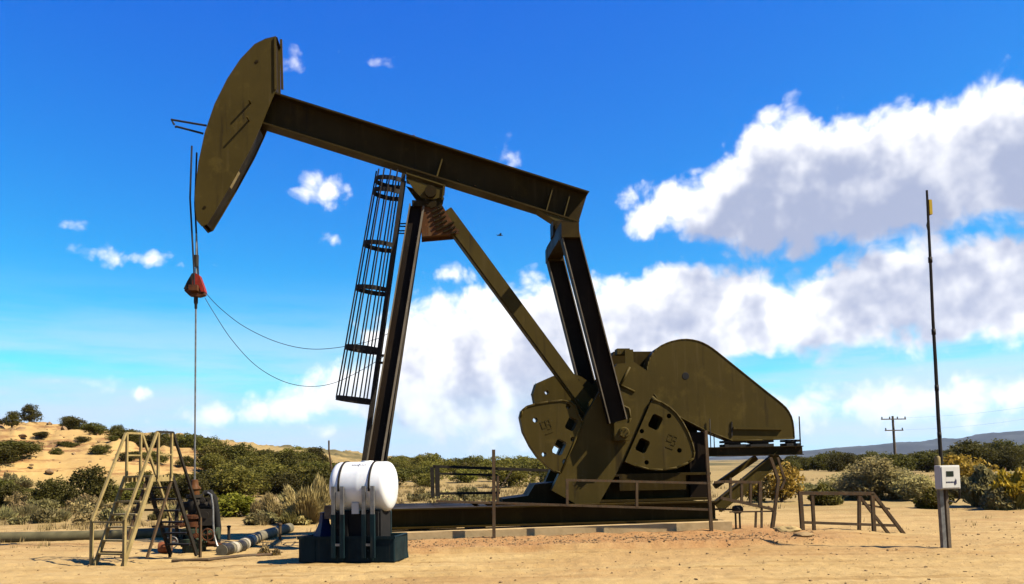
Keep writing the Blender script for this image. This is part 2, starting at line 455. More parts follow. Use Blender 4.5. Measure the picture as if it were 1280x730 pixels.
class MB:
    """collects shapes and links them as one mesh"""

    def __init__(s):
        s.v, s.f, s.sm = [], [], []

    def add(s, vs, fs, smooth=False):
        k = len(s.v)
        s.v += [tuple(p) for p in vs]
        s.f += [tuple(i + k for i in f) for f in fs]
        s.sm += [smooth] * len(fs)
        return s

    def box(s, lo, hi):
        (a, b, c), (d, e, f) = lo, hi
        vs = [(a, b, c), (d, b, c), (d, e, c), (a, e, c), (a, b, f), (d, b, f), (d, e, f), (a, e, f)]
        return s.add(vs, [(0, 3, 2, 1), (4, 5, 6, 7), (0, 1, 5, 4), (1, 2, 6, 5), (2, 3, 7, 6), (3, 0, 4, 7)])

    def bar(s, p, q, wx, wy, side=(0, 1, 0)):
        """rectangular bar from p to q: wx across 'side', wy along the other normal"""
        p, q = Vector(p), Vector(q)
        d = (q - p).normalized()
        sd = Vector(side)
        sd = (sd - d * sd.dot(d)).normalized()
        nn = d.cross(sd)
        vs = []
        for c in (p, q):
            for (i, j) in ((-1, -1), (1, -1), (1, 1), (-1, 1)):
                vs.append(c + sd * (i * wx / 2) + nn * (j * wy / 2))
        return s.add(vs, [(0, 3, 2, 1), (4, 5, 6, 7), (0, 1, 5, 4), (1, 2, 6, 5), (2, 3, 7, 6), (3, 0, 4, 7)])

    def hbeam(s, p, q, depth, width, tf=.025, tw=.018, side=(0, 1, 0)):
        """H section whose web lies in the plane that is normal to 'side'"""
        p, q = Vector(p), Vector(q)
        d = (q - p).normalized()
        sd = Vector(side)
        sd = (sd - d * sd.dot(d)).normalized()
        nn = d.cross(sd)
        for k in (-1, 1):
            o = nn * (k * (depth / 2 - tf / 2))
            s.bar(p + o, q + o, width, tf, side)
        s.bar(p, q, tw, depth - 2 * tf, side)
        return s

    def tube(s, pts, r, n=8, caps=True):
        pts = [Vector(p) for p in pts]
        rs = r if isinstance(r, (list, tuple)) else [r] * len(pts)
        vs, fs = [], []
        up = None
        for i, p in enumerate(pts):
            a = pts[max(i - 1, 0)]
            b = pts[min(i + 1, len(pts) - 1)]
            d = (b - a).normalized()
            if up is None:
                up = Vector((0, 0, 1)) if abs(d.z) < .9 else Vector((1, 0, 0))
            up = (up - d * up.dot(d)).normalized()
            sd = d.cross(up)
            for k in range(n):
                t = 2 * math.pi * k / n
                vs.append(p + (up * math.cos(t) + sd * math.sin(t)) * rs[i])
        for i in range(len(pts) - 1):
            for k in range(n):
                k2 = (k + 1) % n
                fs.append((i * n + k, i * n + k2, (i + 1) * n + k2, (i + 1) * n + k))
        s.add(vs, fs, True)
        if caps:
            s.add(vs[:n], [tuple(range(n - 1, -1, -1))])
            s.add(vs[-n:], [tuple(range(n))])
        return s

    def prism(s, poly, y0, y1, holes=(), lip=None):
        """poly and holes in (x, z), extruded along y from y0 to y1"""
        loops = [list(poly)] + [list(h) for h in holes]
        flat = [p for lp in loops for p in lp]
        tris = tessellate_polygon([[Vector((a, b, 0)) for a, b in lp] for lp in loops])
        n = len(flat)
        vs = [(a, y0, b) for a, b in flat] + [(a, y1, b) for a, b in flat]
        fs = []
        for t in tris:
            fs.append(tuple(t))
            fs.append(tuple(i + n for i in reversed(t)))
        k = 0
        for lp in loops:
            L = len(lp)
            for i in range(L):
                j = (i + 1) % L
                fs.append((k + i, k + j, n + k + j, n + k + i))
            k += L
        return s.add(vs, fs)

    def lathe(s, prof, c=(0, 0, 0), axis='z', n=20, smooth=True):
        """prof: (r, h) list"""
        vs, fs = [], []
        for (r, h) in prof:
            for k in range(n):
                t = 2 * math.pi * k / n
                a, b = r * math.cos(t), r * math.sin(t)
                p = {'z': (a, b, h), 'x': (h, a, b), 'y': (a, h, b)}[axis]
                vs.append((p[0] + c[0], p[1] + c[1], p[2] + c[2]))
        for i in range(len(prof) - 1):
            for k in range(n):
                k2 = (k + 1) % n
                fs.append((i * n + k, i * n + k2, (i + 1) * n + k2, (i + 1) * n + k))
        s.add(vs, fs, smooth)
        return s

    def build(s, name, mat, parent=None, recalc=True, loc=None):
        me = bpy.data.meshes.new(name)
        me.from_pydata(s.v, [], s.f)
        me.polygons.foreach_set('use_smooth', s.sm)
        if recalc:
            bm = bmesh.new(); bm.from_mesh(me)
            bmesh.ops.remove_doubles(bm, verts=bm.verts, dist=1e-5)
            bmesh.ops.recalc_face_normals(bm, faces=bm.faces)
            for e in bm.edges:
                if len(e.link_faces) == 2 and e.calc_face_angle(0) > .7:
                    e.smooth = False
            bm.to_mesh(me); bm.free()
        mats = mat if isinstance(mat, (list, tuple)) else [mat]
        for q in mats:
            me.materials.append(M[q] if isinstance(q, str) else q)
        o = link(bpy.data.objects.new(name, me))
        if parent is not None:
            o.parent = parent
        if loc is not None:
            o.location = loc
        return o


def np_mesh(name, verts, faces, mat, parent=None, smooth=False, mat_idx=None):
    verts = np.asarray(verts, dtype=np.float32)
    faces = np.asarray(faces, dtype=np.int32)
    me = bpy.data.meshes.new(name)
    me.vertices.add(len(verts)); me.vertices.foreach_set('co', verts.ravel())
    k = faces.shape[1]
    me.loops.add(faces.size); me.loops.foreach_set('vertex_index', faces.ravel())
    me.polygons.add(len(faces))
    me.polygons.foreach_set('loop_start', np.arange(0, faces.size, k, dtype=np.int32))
    try:
        me.polygons.foreach_set('loop_total', np.full(len(faces), k, dtype=np.int32))
    except Exception:
        pass
    mats = mat if isinstance(mat, (list, tuple)) else [mat]
    for q in mats:
        me.materials.append(M[q] if isinstance(q, str) else q)
    if mat_idx is not None:
        me.polygons.foreach_set('material_index', np.asarray(mat_idx, dtype=np.int32))
    me.polygons.foreach_set('use_smooth', np.full(len(faces), smooth))
    me.update(calc_edges=True)
    o = link(bpy.data.objects.new(name, me))
    if parent is not None:
        o.parent = parent
    return o


# ------------------------------------------------------------------ terrain
_perm = rng.random((256, 256))


def vnoise(x, y, sc, seed=0):
    x = np.asarray(x) * sc + seed * 17.3
    y = np.asarray(y) * sc + seed * 9.1
    xi, yi = np.floor(x).astype(int), np.floor(y).astype(int)
    fx, fy = x - xi, y - yi
    fx, fy = fx * fx * (3 - 2 * fx), fy * fy * (3 - 2 * fy)
    g = lambda a, b: _perm[a & 255, b & 255]
    return (g(xi, yi) * (1 - fx) + g(xi + 1, yi) * fx) * (1 - fy) + (g(xi, yi + 1) * (1 - fx) + g(xi + 1, yi + 1) * fx) * fy - .5


def sstep(a, b, x):
    t = np.clip((np.asarray(x, float) - a) / (b - a), 0, 1)
    return t * t * (3 - 2 * t)


def height(x, y):
    x = np.asarray(x, float); y = np.asarray(y, float)
    r = np.hypot(x, y)
    z = np.zeros_like(x)
    # hill on the left
    zc = np.interp(x, [-400, -120, -60, -44, -37, -30, -23, -15, -5, 6], [10, 9, 6.7, 5.5, 4.7, 3.5, 2.2, 1.1, .3, 0])
    foot = 43 + 5 * vnoise(x, y, .06, 3) + np.interp(x, [-60, -30, -10], [0, 1, 6])
    t = (y - foot) / 26.0
    prof = .22 * sstep(0, .3, t) + .50 * sstep(.28, .6, t + .35 * vnoise(x, y, .16, 5)) + .28 * sstep(.6, 1.05, t)
    z += zc * prof * (1 - .7 * sstep(160, 600, y))
    ban = np.clip(prof, 0, 1) * np.clip(zc / 4, 0, 1)
    z += ban * (1.1 * vnoise(x, y, .22, 6) + .7 * vnoise(x, y, .6, 7) + .4 * vnoise(x, y, 1.3, 8) + .16 * vnoise(x, y, 3.0, 18))
    zq = np.floor(z / .55) * .55 + .55 * sstep(.25, .75, (z / .55) % 1.0)
    z = z + (zq - z) * np.clip(ban * 1.2, 0, .75)
    # rolling far ground
    far = sstep(45, 120, r)
    z += far * (1.0 * vnoise(x, y, .02, 9) + .5 * vnoise(x, y, .06, 10)) * (1 - .5 * sstep(500, 3000, r))
    # near: footprints, ruts, soft lumps
    near = 1 - sstep(60, 110, r)
    z += near * (.05 * vnoise(x, y, .5, 11) + .032 * vnoise(x, y, 2.1, 12) + .020 * vnoise(x, y, 6.0, 13))
    z += (1 - sstep(22, 34, r)) * .012 * vnoise(x, y, 12.0, 14)
    # dip around the well
    z -= .13 * np.exp(-(((x + 6.6) / 3.4) ** 2 + ((y - 17.6) / 2.6) ** 2))
    # dirt banked against the slab and the ledge in front of it
    led = 15.75 + .10 * x * .4 + .12 * vnoise(x, y, .6, 15)
    z += .10 * sstep(0, .10, y - led) * (1 - sstep(2.6, 4.0, y - led)) * sstep(-3.2, -2.2, x) * (1 - sstep(6.5, 8.0, x))
    z += .05 * np.exp(-((y - 17.2 - .1 * x) / .35) ** 2) * sstep(-2.6, -2.0, x) * (1 - sstep(5.0, 6.0, x)) * (1 + 1.2 * vnoise(x, y, 2.5, 16))
    for k, (c, sl) in enumerate(((12.6, .05), (13.55, .05), (14.75, -.02), (15.25, -.02))):
        yc = c + sl * x + .25 * vnoise(x, y * 0, .16, 20 + k // 2)
        dd = y - yc
        tread = .006 * np.sign(np.sin(x * 22 + dd * 26))
        w_ = np.exp(-(dd / .13) ** 4) * (.55 + .9 * np.clip(vnoise(x, y, .3, 30 + k) + .3, 0, 1))
        z += w_ * (-.022 + tread) + .014 * np.exp(-((np.abs(dd) - .20) / .05) ** 2) * (.4 + .8 * np.clip(vnoise(x, y, .4, 34 + k) + .3, 0, 1))
    return z


def H(x, y):
    return float(height(np.array([x]), np.array([y]))[0])


radii = [0.5, 2, 4, 6, 8]
q = 9.0
while q < 21: radii.append(q); q += .06
while q < 9500: radii.append(q); q *= 1.016
radii = np.array(radii)
ang = np.concatenate([np.linspace(-180, -42, 40)[:-1], np.linspace(-42, 42, 620), np.linspace(42, 180, 40)[1:-1]])
an = np.radians(ang)
RR, AA = np.meshgrid(radii, an, indexing='ij')
GX, GY = RR * np.sin(AA), RR * np.cos(AA)
GZ = height(GX, GY)
nr, na = RR.shape
verts = np.stack([GX.ravel(), GY.ravel(), GZ.ravel()], 1)
i, j = np.meshgrid(np.arange(nr - 1), np.arange(na), indexing='ij')
j2 = (j + 1) % na
faces = np.stack([(i * na + j).ravel(), ((i + 1) * na + j).ravel(), ((i + 1) * na + j2).ravel(), (i * na + j2).ravel()], 1)[:, ::-1]


def ground_mat():
    mt, T, b = mat_base('sandy_ground', .95)
    b.inputs['Specular IOR Level'].default_value = .1
    pos = T.n('ShaderNodeNewGeometry').outputs['Position']
    sp = T.n('ShaderNodeSeparateXYZ'); T.link(pos, sp.inputs[0])
    x, y = sp.outputs[0], sp.outputs[1]
    n1 = T.noise(pos, .55, 8, .62)
    n2 = T.noise(pos, 3.5, 8, .65)
    n3 = T.noise(pos, 30, 6, .7)
    c = lambda *q: tone(q)
    col = T.mix(T.maprange(n1, .35, .66), c(.57, .395, .168), c(.49, .325, .130))
    col = T.mix(T.maprange(n2, .48, .68, 0, .6), col, c(.60, .425, .19))
    # drawn out wheel and scraper streaks running along the track
    st = T.noise(T.mapping(pos, (.16, 2.2, 1)), 1.0, 7, .68)
    col = T.mix(T.maprange(st, .50, .66, 0, .75), col, c(.33, .19, .062))
    st2 = T.noise(T.mapping(pos, (.3, 4.5, 1), (7, 3, 0)), 1.0, 6, .65)
    col = T.mix(T.maprange(st2, .54, .68, 0, .65), col, c(.62, .45, .21))
    big = T.noise(T.mapping(pos, (.10, .35, 1), (2, 9, 0)), 1.0, 4, .6)
    col = T.mix(T.maprange(big, .46, .62, 0, .45), col, c(.40, .22, .085))
    col = T.mix(T.maprange(n3, .57, .72, 0, .5), col, c(.27, .16, .06))
    # reddish crushed rock round the slab
    w1 = T.math('ADD', y, T.math('MULTIPLY_ADD', x, -.04, T.math('MULTIPLY', T.math('SUBTRACT', n1, .5), 1.0)))
    zr = T.math('MULTIPLY', T.maprange(w1, 15.5, 16.0), T.maprange(w1, 22.0, 20.0))
    w2 = T.math('ADD', x, T.math('MULTIPLY', T.math('SUBTRACT', n1, .5), 2.0))
    zr = T.math('MULTIPLY', zr, T.math('MULTIPLY', T.maprange(w2, -3.2, -2.2), T.maprange(w2, 7.0, 5.2)))
    red = T.mix(T.maprange(n3, .42, .62), c(.36, .155, .06), c(.48, .25, .10))
    red = T.mix(T.maprange(n2, .45, .65, 0, .6), red, c(.52, .31, .14))
    col = T.mix(T.math('MULTIPLY', zr, .66), col, red)
    # dry meadow further off
    dst = T.math('ADD', T.math('ADD', y, T.math('MULTIPLY', T.math('ABSOLUTE', x), .12)), T.math('MULTIPLY', T.math('SUBTRACT', n1, .5), 14))
    col = T.mix(T.math('MULTIPLY', T.maprange(dst, 22, 34), T.maprange(n2, .35, .62, .35, .9)), col, c(.34, .255, .10))
    # banks of the hill show paler sand with rusty ledges
    zz = T.noise(T.mapping(pos, (.25, .25, 2.6)), 1.0, 6, .65)
    bank = T.math('MULTIPLY', T.maprange(sp.outputs[2], .8, 1.6), T.maprange(x, -8, -16))
    bank = T.math('MULTIPLY', bank, T.maprange(y, 110, 80))
    bc = T.mix(T.maprange(zz, .46, .62), c(.55, .36, .135), c(.30, .15, .06))
    bc = T.mix(T.maprange(n2, .5, .7, 0, .6), bc, c(.62, .44, .19))
    col = T.mix(bank, col, bc)
    far = T.noise(pos, .035, 5, .6)
    col = T.mix(T.math('MULTIPLY', T.maprange(dst, 90, 180), T.maprange(far, .40, .60)), col, c(.13, .11, .045))
    T.link(col, b.inputs['Base Color'])
    bp = T.n('ShaderNodeBump'); bp.inputs['Strength'].default_value = .8; bp.inputs['Distance'].default_value = .03
    h = T.math('ADD', T.math('MULTIPLY', n3, .5), T.math('MULTIPLY', T.noise(pos, 9, 7, .65), 1.0))
    T.link(h, bp.inputs['Height']); T.link(bp.outputs[0], b.inputs['Normal'])
    return mt


M['ground'] = ground_mat()
tag(np_mesh('ground', verts, faces, 'ground', smooth=True), kind='structure')


# distant mesa on the right, low ridge in the middle
def mesa(name, prof, Y0, depth, col, seed):
    mt, T, b = mat_base(name + '_slope', .95)
    b.inputs['Specular IOR Level'].default_value = .05
    pos = T.n('ShaderNodeNewGeometry').outputs['Position']
    n1 = T.noise(T.mapping(pos, (.004, .004, .02)), 1.0, 8, .65)
    T.link(T.mix(T.maprange(n1, .45, .66), col, tuple(q * 3.2 for q in col)), b.inputs['Base Color'])
    xs = np.linspace(prof[0][0], prof[-1][0], 260)
    top = np.interp(xs, [p[0] for p in prof], [p[1] for p in prof])
    tt = np.linspace(0, 1, 26)
    X, Tt = np.meshgrid(xs, tt, indexing='ij')
    Z = top[:, None] * (sstep(0, .75, Tt)) + 0
    Yy = Y0 + depth * Tt + 120 * vnoise(X, Tt * 300, .004, seed)
    Z = Z * (1 + .22 * vnoise(X, Yy, .006, seed + 1) + .26 * vnoise(X, Yy * .3, .02, seed + 2) * (1 - Tt) + .08 * vnoise(X, Yy, .05, seed + 3)) - 3
    n, k = X.shape
    v = np.stack([X.ravel(), Yy.ravel(), Z.ravel()], 1)
    a, c = np.meshgrid(np.arange(n - 1), np.arange(k - 1), indexing='ij')
    f = np.stack([(a * k + c).ravel(), ((a + 1) * k + c).ravel(), ((a + 1) * k + c + 1).ravel(), (a * k + c + 1).ravel()], 1)
    M[name] = mt
    return tag(np_mesh(name, v, f, name, smooth=True), kind='structure')


D = 4200.0
pp = []
for (x, y) in ((930, 569), (960, 567), (1000, 564.5), (1060, 559), (1100, 556), (1150, 552.5), (1200, 548), (1240, 544), (1280, 540), (1340, 536), (1420, 532), (1600, 530)):
    p = at(x, y, D + 600)
    pp.append((p.x, max(p.z + 3, 6)))
pp = [(pp[0][0] - 600, 0)] + pp + [(pp[-1][0] + 2500, 60)]
mesa('mesa', pp, D, 800, (.012, .014, .014), 31)
pp = []
for (x, y) in ((380, 586), (480, 581), (520, 579), (560, 580), (620, 579), (700, 577), (800, 575), (900, 573), (980, 571)):
    p = at(x, y, 6000)
    pp.append((p.x, max(p.z + 6, 4)))
mesa('far_ridge', pp, 5400, 800, (.045, .038, .03), 41)

# ------------------------------------------------------------------ pumping unit
A = R(6.0)
ORG = Vector((0, 18.9, 0))
UX = Vector((math.cos(A), math.sin(A), 0))
WX = Vector((math.sin(A), -math.cos(A), 0))      # towards the camera


def P(x, y, w=0.0):
    """photo pixel -> (u, z) in the machine's own upright plane at offset w towards the viewer"""
    d = ray(x, y)
    o = ORG + WX * w
    t = (o - CAM).dot(WX) / d.dot(WX)
    p = CAM + d * t
    return ((p - ORG).dot(UX), p.z)


def PL(lst, w):
    return [P(x, y, w) for x, y in lst]


def V3(x, y, w):
    u, z = P(x, y, w)
    return Vector((u, -w, z))


def frame3(p, w):
    return Vector((p[0], -w, p[1]))


pump = empty('pumpjack', ORG, A, 'large olive green oil pumpjack with tilted walking beam and counterweights', 'pumpjack')

# walking beam
FW = .215
tl, tr = P(336, 112.5, FW), P(737, 239, FW)
bl, br = P(322, 152, FW), P(722, 279, FW)
ax = Vector((tr[0] - tl[0], 0, tr[1] - tl[1])); BLEN = ax.length; ax.normalize()
nb = Vector((-ax.z, 0, ax.x))                # up across the beam
bdep = abs((Vector((bl[0], 0, bl[1])) - Vector((tl[0], 0, tl[1]))).dot(nb))
TL = Vector((tl[0], 0, tl[1]))


def B(s, h, w):
    """beam coordinates: s along, h below the top, w towards viewer"""
    p = TL + ax * s - nb * h
    return Vector((p.x, -w, p.z))


b = MB()
vs = []
tail_cut = .03
for w in (FW, -FW):
    vs += [B(0, 0, w), B(BLEN, 0, w), B(BLEN - .015, .035, w), B(0, .035, w)]
b.add(vs, [(0, 1, 2, 3), (7, 6, 5, 4), (0, 4, 5, 1), (1, 5, 6, 2), (2, 6, 7, 3), (3, 7, 4, 0)])
vs = []
for w in (.012, -.012):
    vs += [B(0, .036, w), B(BLEN - .016, .036, w), B(BLEN - tail_cut, bdep - .036, w), B(0, bdep - .036, w)]
b.add(vs, [(0, 1, 2, 3), (7, 6, 5, 4), (0, 4, 5, 1), (1, 5, 6, 2), (2, 6, 7, 3), (3, 7, 4, 0)])
vs = []
for w in (FW, -FW):
    vs += [B(0, bdep - .035, w), B(BLEN - tail_cut, bdep - .035, w), B(BLEN - tail_cut - .01, bdep, w), B(0, bdep, w)]
b.add(vs, [(0, 1, 2, 3), (7, 6, 5, 4), (0, 4, 5, 1), (1, 5, 6, 2), (2, 6, 7, 3), (3, 7, 4, 0)])
beam = b.build('walking_beam', 'beam', pump)


def bs(x, y):
    u, z = P(x, y, FW)
    return (Vector((u, 0, z)) - TL).dot(ax)


for xs_, h0, h1 in ((687, .22, .99), (711, .30, .99), (537, .38, .99)):
    sb = MB()
    s0 = bs(xs_, 250)
    for sg in (1, -1):
        vs = []
        for ds in (-.011, .011):
            vs += [B(s0 + ds, bdep * h0, sg * .013), B(s0 + ds, bdep * (h0 + .0), sg * (FW - .06)), B(s0 + ds, bdep * .955, sg * (FW - .004)), B(s0 + ds, bdep * .955, sg * .013)]
        sb.add(vs, [(0, 1, 2, 3), (7, 6, 5, 4), (0, 4, 5, 1), (1, 5, 6, 2), (2, 6, 7, 3), (3, 7, 4, 0)])
    sb.build('stiffener', 'olive', beam)
# tail fairing plate under the last metre and lug on top
tf = MB()
s0, s1 = bs(672, 262), bs(716, 277)
poly = [B(s0, bdep + .002, 0), B(s1, bdep + .002, 0), B(s1 - .02, bdep + .10, 0), B(s1 - .35, bdep + .14, 0)]
tf.prism([(p.x, p.z) for p in poly], -FW * .9, FW * .9)
tf.build('tail_plate', 'olive', beam)
lg = MB()
c = B(bs(516, 166), -.05, 0)
lg.tube([c + Vector((-.04, 0, -.05)), c + Vector((-.04, 0, .03)), c + Vector((.03, 0, .04)), c + Vector((.05, 0, -.06))], .014, 6)
lg.build('lifting_lug', 'rusty', beam)
for (x, y) in ((594, 237), (572, 231), (640, 252)):
    MB().tube([B(bs(x, y), bdep * .90, FW - .02), B(bs(x, y) - .05, bdep * .80, .02)], .012, 6).build('bolt', 'olive_dark', beam)

# horse head
HW = .27
hp = [(345, 45), (332, 48), (318, 55), (300, 74), (284, 98), (268, 130), (256, 165), (248, 202), (243.5, 240), (244, 262), (246, 276), (252, 283), (259, 280), (270, 262),
      (290, 228), (312, 188), (325, 160), (341, 121), (346, 110)]
hpl = PL(hp, HW)
hh = MB()
hh.prism(hpl, -HW, -HW + .03)
hh.prism(hpl, HW - .03, HW)
# curved front plate and stiff back plate between the cheeks, set just inside them
def strip(pts, w0, w1, th, inward):
    vs, fs = [], []
    n = len(pts)
    for i_, (u, z) in enumerate(pts):
        a_ = pts[max(i_ - 1, 0)]; b_ = pts[min(i_ + 1, n - 1)]
        t_ = Vector((b_[0] - a_[0], b_[1] - a_[1])).normalized()
        nn = Vector((-t_.y, t_.x)) * th * inward
        for (pu, pz) in ((u, z), (u + nn.x, z + nn.y)):
            vs += [(pu, w0, pz), (pu, w1, pz)]
    for i_ in range(n - 1):
        a0, c0 = i_ * 4, (i_ + 1) * 4
        fs += [(a0, a0 + 1, c0 + 1, c0), (a0 + 2, c0 + 2, c0 + 3, a0 + 3), (a0, c0, c0 + 2, a0 + 2), (a0 + 1, a0 + 3, c0 + 3, c0 + 1)]
    fs += [(0, 2, 3, 1), ((n - 1) * 4, (n - 1) * 4 + 1, (n - 1) * 4 + 3, (n - 1) * 4 + 2)]
    return vs, fs


head = hh.build('horse_head', 'olive', pump)
fp = MB()
fp.add(*strip([(u + .02, z) for u, z in hpl[0:12]], -HW + .03, HW - .03, .03, 1))
fp.build('face_plate', 'olive_dark', head)
bk = MB()
bk.add(*strip([(u - .02, z) for u, z in hpl[12:17]], -HW + .03, HW - .03, .03, 1))
bk.add(*strip([(u - .03, z) for u, z in hpl[17:19] + [hpl[0]]], -HW + .03, HW - .03, .03, 1))
bk.build('back_plate', 'olive_dark', head)
# back flange strip standing proud on the near side
fl = MB()
q_ = PL([(344, 112), (343.5, 47)], HW + .01)
fl.bar(frame3(q_[0], HW + .005), frame3(q_[1], HW + .005), .05, .03)
q_ = PL([(353, 112), (351.5, 50)], -HW - .02)
fl.bar(frame3(q_[0], -HW - .005), frame3(q_[1], -HW - .005), .05, .05)
fl.build('edge_flange', 'olive', head)
# pegs on the cheek
for (x, y, L) in ((313, 129, .17), (311, 151, .22)):
    u, z = P(x, y, HW)
    k = MB().tube([(u, -HW + .01, z), (u, -HW - L, z + .01)], .022, 8)
    k.build('peg', 'olive', head)
pv = MB().lathe([(0, -HW - .012), (.035, -HW - .012), (.035, -HW + .0)], (*[P(321, 77, HW)[0], 0], P(321, 77, HW)[1]), 'y', 12)
pv.build('bolt', 'olive_dark', head)
pv = MB().lathe([(0, -HW - .012), (.03, -HW - .012), (.03, -HW + .0)], (*[P(256, 259, HW)[0], 0], P(256, 259, HW)[1]), 'y', 12)
pv.build('bolt', 'olive_dark', head)
# unpainted patch panel on the back edge
u0 = PL([(283, 232), (294, 212)], HW)
MB().bar(frame3((u0[0][0] + .05, u0[0][1]), HW - .12), frame3((u0[1][0] + .05, u0[1][1]), HW - .12), .2, .02).build('patch_plate', 'tan_steel', head)
# cable guide prongs out of the face
for (a_, c_, w) in (((258, 157), (214, 149.5), .2), ((254, 167), (220, 158), -.2)):
    k = MB()
    pa, pb = V3(*a_, w), V3(*c_, w)
    k.tube([pa, pb, pb + Vector((.03, (.12 if w > 0 else -.12), -.06))], .024, 8)
    k.build('guide_prong', 'dark_steel', head)

# saddle bearing on top of the samson post
cb_ = MB()
sp_ = PL([(507, 222), (556, 237), (554, 246), (540, 249), (527, 247), (519, 239)], .30)
cb_.prism(sp_, -.30, -.27); cb_.prism(sp_, .27, .30)
cb_.bar(V3(508, 222.5, 0), V3(556, 238, 0), .66, .03)
cb_.bar(V3(555, 232, .3), V3(553, 250, .3), .06, .035)
cb_.build('saddle_bracket', 'olive', pump)
tube_c = V3(538, 246, 0)
MB().lathe([(0, -.42), (.13, -.42), (.13, .42), (0, .42)], (tube_c.x, 0, tube_c.z), 'y', 20).build('saddle_bearing', 'olive_dark', pump)
cap = MB()
pc = PL([(515, 250), (552, 252), (552, 259), (515, 257)], .28)
cap.prism(pc, -.28, .28)
cap.build('post_cap', 'olive_dark', pump)

# samson post: two front legs and one back leg
ft = (P(521, 258, .2), P(466.5, 590, 1.0))
dirl = Vector((ft[1][0] - ft[0][0], 0, ft[1][1] - ft[0][1]))
ZS = .73                                       # top of the skid
tz = (ZS - ft[0][1]) / dirl.z
foot_u = ft[0][0] + dirl.x * tz
for sg in (1, -1):
    g = MB().hbeam((ft[0][0], -sg * .16, ft[0][1]), (foot_u, -sg * 1.05, ZS + .03), .33, .24, .028, .02)
    leg = g.build('front_leg', 'post_shade', pump)
    for k_ in (-1, 1):
        p_, q2 = Vector((ft[0][0], -sg * .16, ft[0][1])), Vector((foot_u, -sg * 1.05, ZS + .03))
        dd_ = (q2 - p_).normalized(); sd_ = Vector((0, 1, 0)); sd_ = (sd_ - dd_ * sd_.dot(dd_)).normalized(); nn_ = dd_.cross(sd_)
        o_ = nn_ * (k_ * (.33 / 2 - .014)) - sd_ * .1225
        MB().bar(p_ + o_, q2 + o_, .006, .045 if k_ > 0 else .03, sd_).build('flange_edge', 'edge_grey', leg)
    MB().box((foot_u - .26, -sg * 1.05 - .2, ZS), (foot_u + .26, -sg * 1.05 + .2, ZS + .035)).build('foot_plate', 'olive_dark', leg)
for k in range(1, 6):
    f_ = k / 6.0
    u = ft[0][0] + (foot_u - ft[0][0]) * f_
    z = ft[0][1] + (ZS - ft[0][1]) * f_
    w = .16 + (1.05 - .16) * f_ - .02
    if k in (2, 4):
        MB().bar((u, -w, z), (u, w, z), .10, .10, (1, 0, 0)).build('cross_brace', 'olive_dark', pump)
rb0, rb1 = V3(553, 262, 0), V3(745, 523, 0)
bd = (rb1 - rb0)
rb1 = rb0 + bd * ((ZS + .9 - rb0.z) / bd.z)
MB().hbeam(rb0 + bd.normalized() * .1, rb1, .34, .26, .03, .34).build('rear_leg', 'olive', pump)
# gusset with louvred bars under the cap
gs = MB()
gp = PL([(526, 254), (551, 254), (574, 292), (527, 296)], .22)
gs.prism(gp, -.24, -.21); gs.prism(gp, .21, .24)
gs.prism([P(527, 292, 0), P(573, 289, 0), P(573, 292, 0), P(527, 296, 0)], -.20, .20)
gus = gs.build('gusset_plate', 'rusty', pump)
for k in range(6):
    for c_ in range(3):
        x = 541 + c_ * 9 + k * 1.5 - 3; y = 260 + k * 5.6 + c_ * 2
        if x > 545 + (y - 254) * .62 : continue
        a_, b_ = V3(x, y, .262), V3(x + 7, y - 3.2, .262)
        MB().bar(a_, b_, .045, .035).build('louvre', 'olive_dark', gus)

# ladder with safety cage on the front of the post
lad = MB()
LT, LB_ = V3(505, 222, .0), V3(455, 580, .0)
ld = (LB_ - LT)
LBm = LT + ld * ((ZS + .1 - LT.z) / ld.z)
ldn = (LBm - LT).normalized()
cage_dir = Vector((-ldn.z, 0, ldn.x)); cage_dir = cage_dir if cage_dir.x < 0 else -cage_dir
ladder = MB()
LW = .24
for sg in (1, -1):
    ladder.bar(LT + Vector((0, sg * LW, 0)), LBm + Vector((0, sg * LW, 0)), .07, .085)
lobj = ladder.build('ladder', 'dark_steel', pump)
Ltot = (LBm - LT).length
k = .25
while k < Ltot - .2:
    c = LT + ldn * k
    MB().tube([c + Vector((0, LW, 0)), c + Vector((0, -LW, 0))], .014, 6).build('rung', 'dark_steel', lobj)
    k += .30
cage_len = (V3(466, 503, 0) - LT).length
CRAD = .34


def reach(s):
    return .62 + .17 * s / cage_len


def hoop_pts(s, n=13):
    c = LT + ldn * s
    out = []
    for q in range(n):
        t = math.pi * q / (n - 1)
        out.append(c + Vector((0, math.cos(t) * (CRAD if 0 < q < n - 1 else LW + .02), 0)) + cage_dir * (math.sin(t) ** .7 * reach(s)))
    return out


for s in (.15, .42, 1.62, 2.62, 3.95, cage_len):
    h_ = MB()
    pts = hoop_pts(s)
    for a_, c_ in zip(pts[:-1], pts[1:]):
        h_.bar(a_, c_, .016, .10, cage_dir if abs((c_ - a_).normalized().dot(cage_dir)) < .7 else (0, 1, 0))
    # flat band whose wide side runs along the ladder
    h_.build('cage_hoop', 'dark_steel', lobj)
for fr, side in ((.20, 1), (.40, 1), (.62, 1), (.84, 1), (1.0, 0), (.90, -1), (.70, -1), (.46, -1), (.22, -1)):
    t = math.asin(min(fr, 1.0) ** (1 / .7))
    off = Vector((0, side * math.cos(t) * CRAD, 0))
    a_, c_ = LT + off + cage_dir * (fr * reach(0)) - ldn * .05, LT + off + cage_dir * (fr * reach(cage_len)) + ldn * cage_len
    MB().bar(a_, c_, .03, .03, (0, 1, 0)).build('cage_bar', 'dark_steel', lobj)
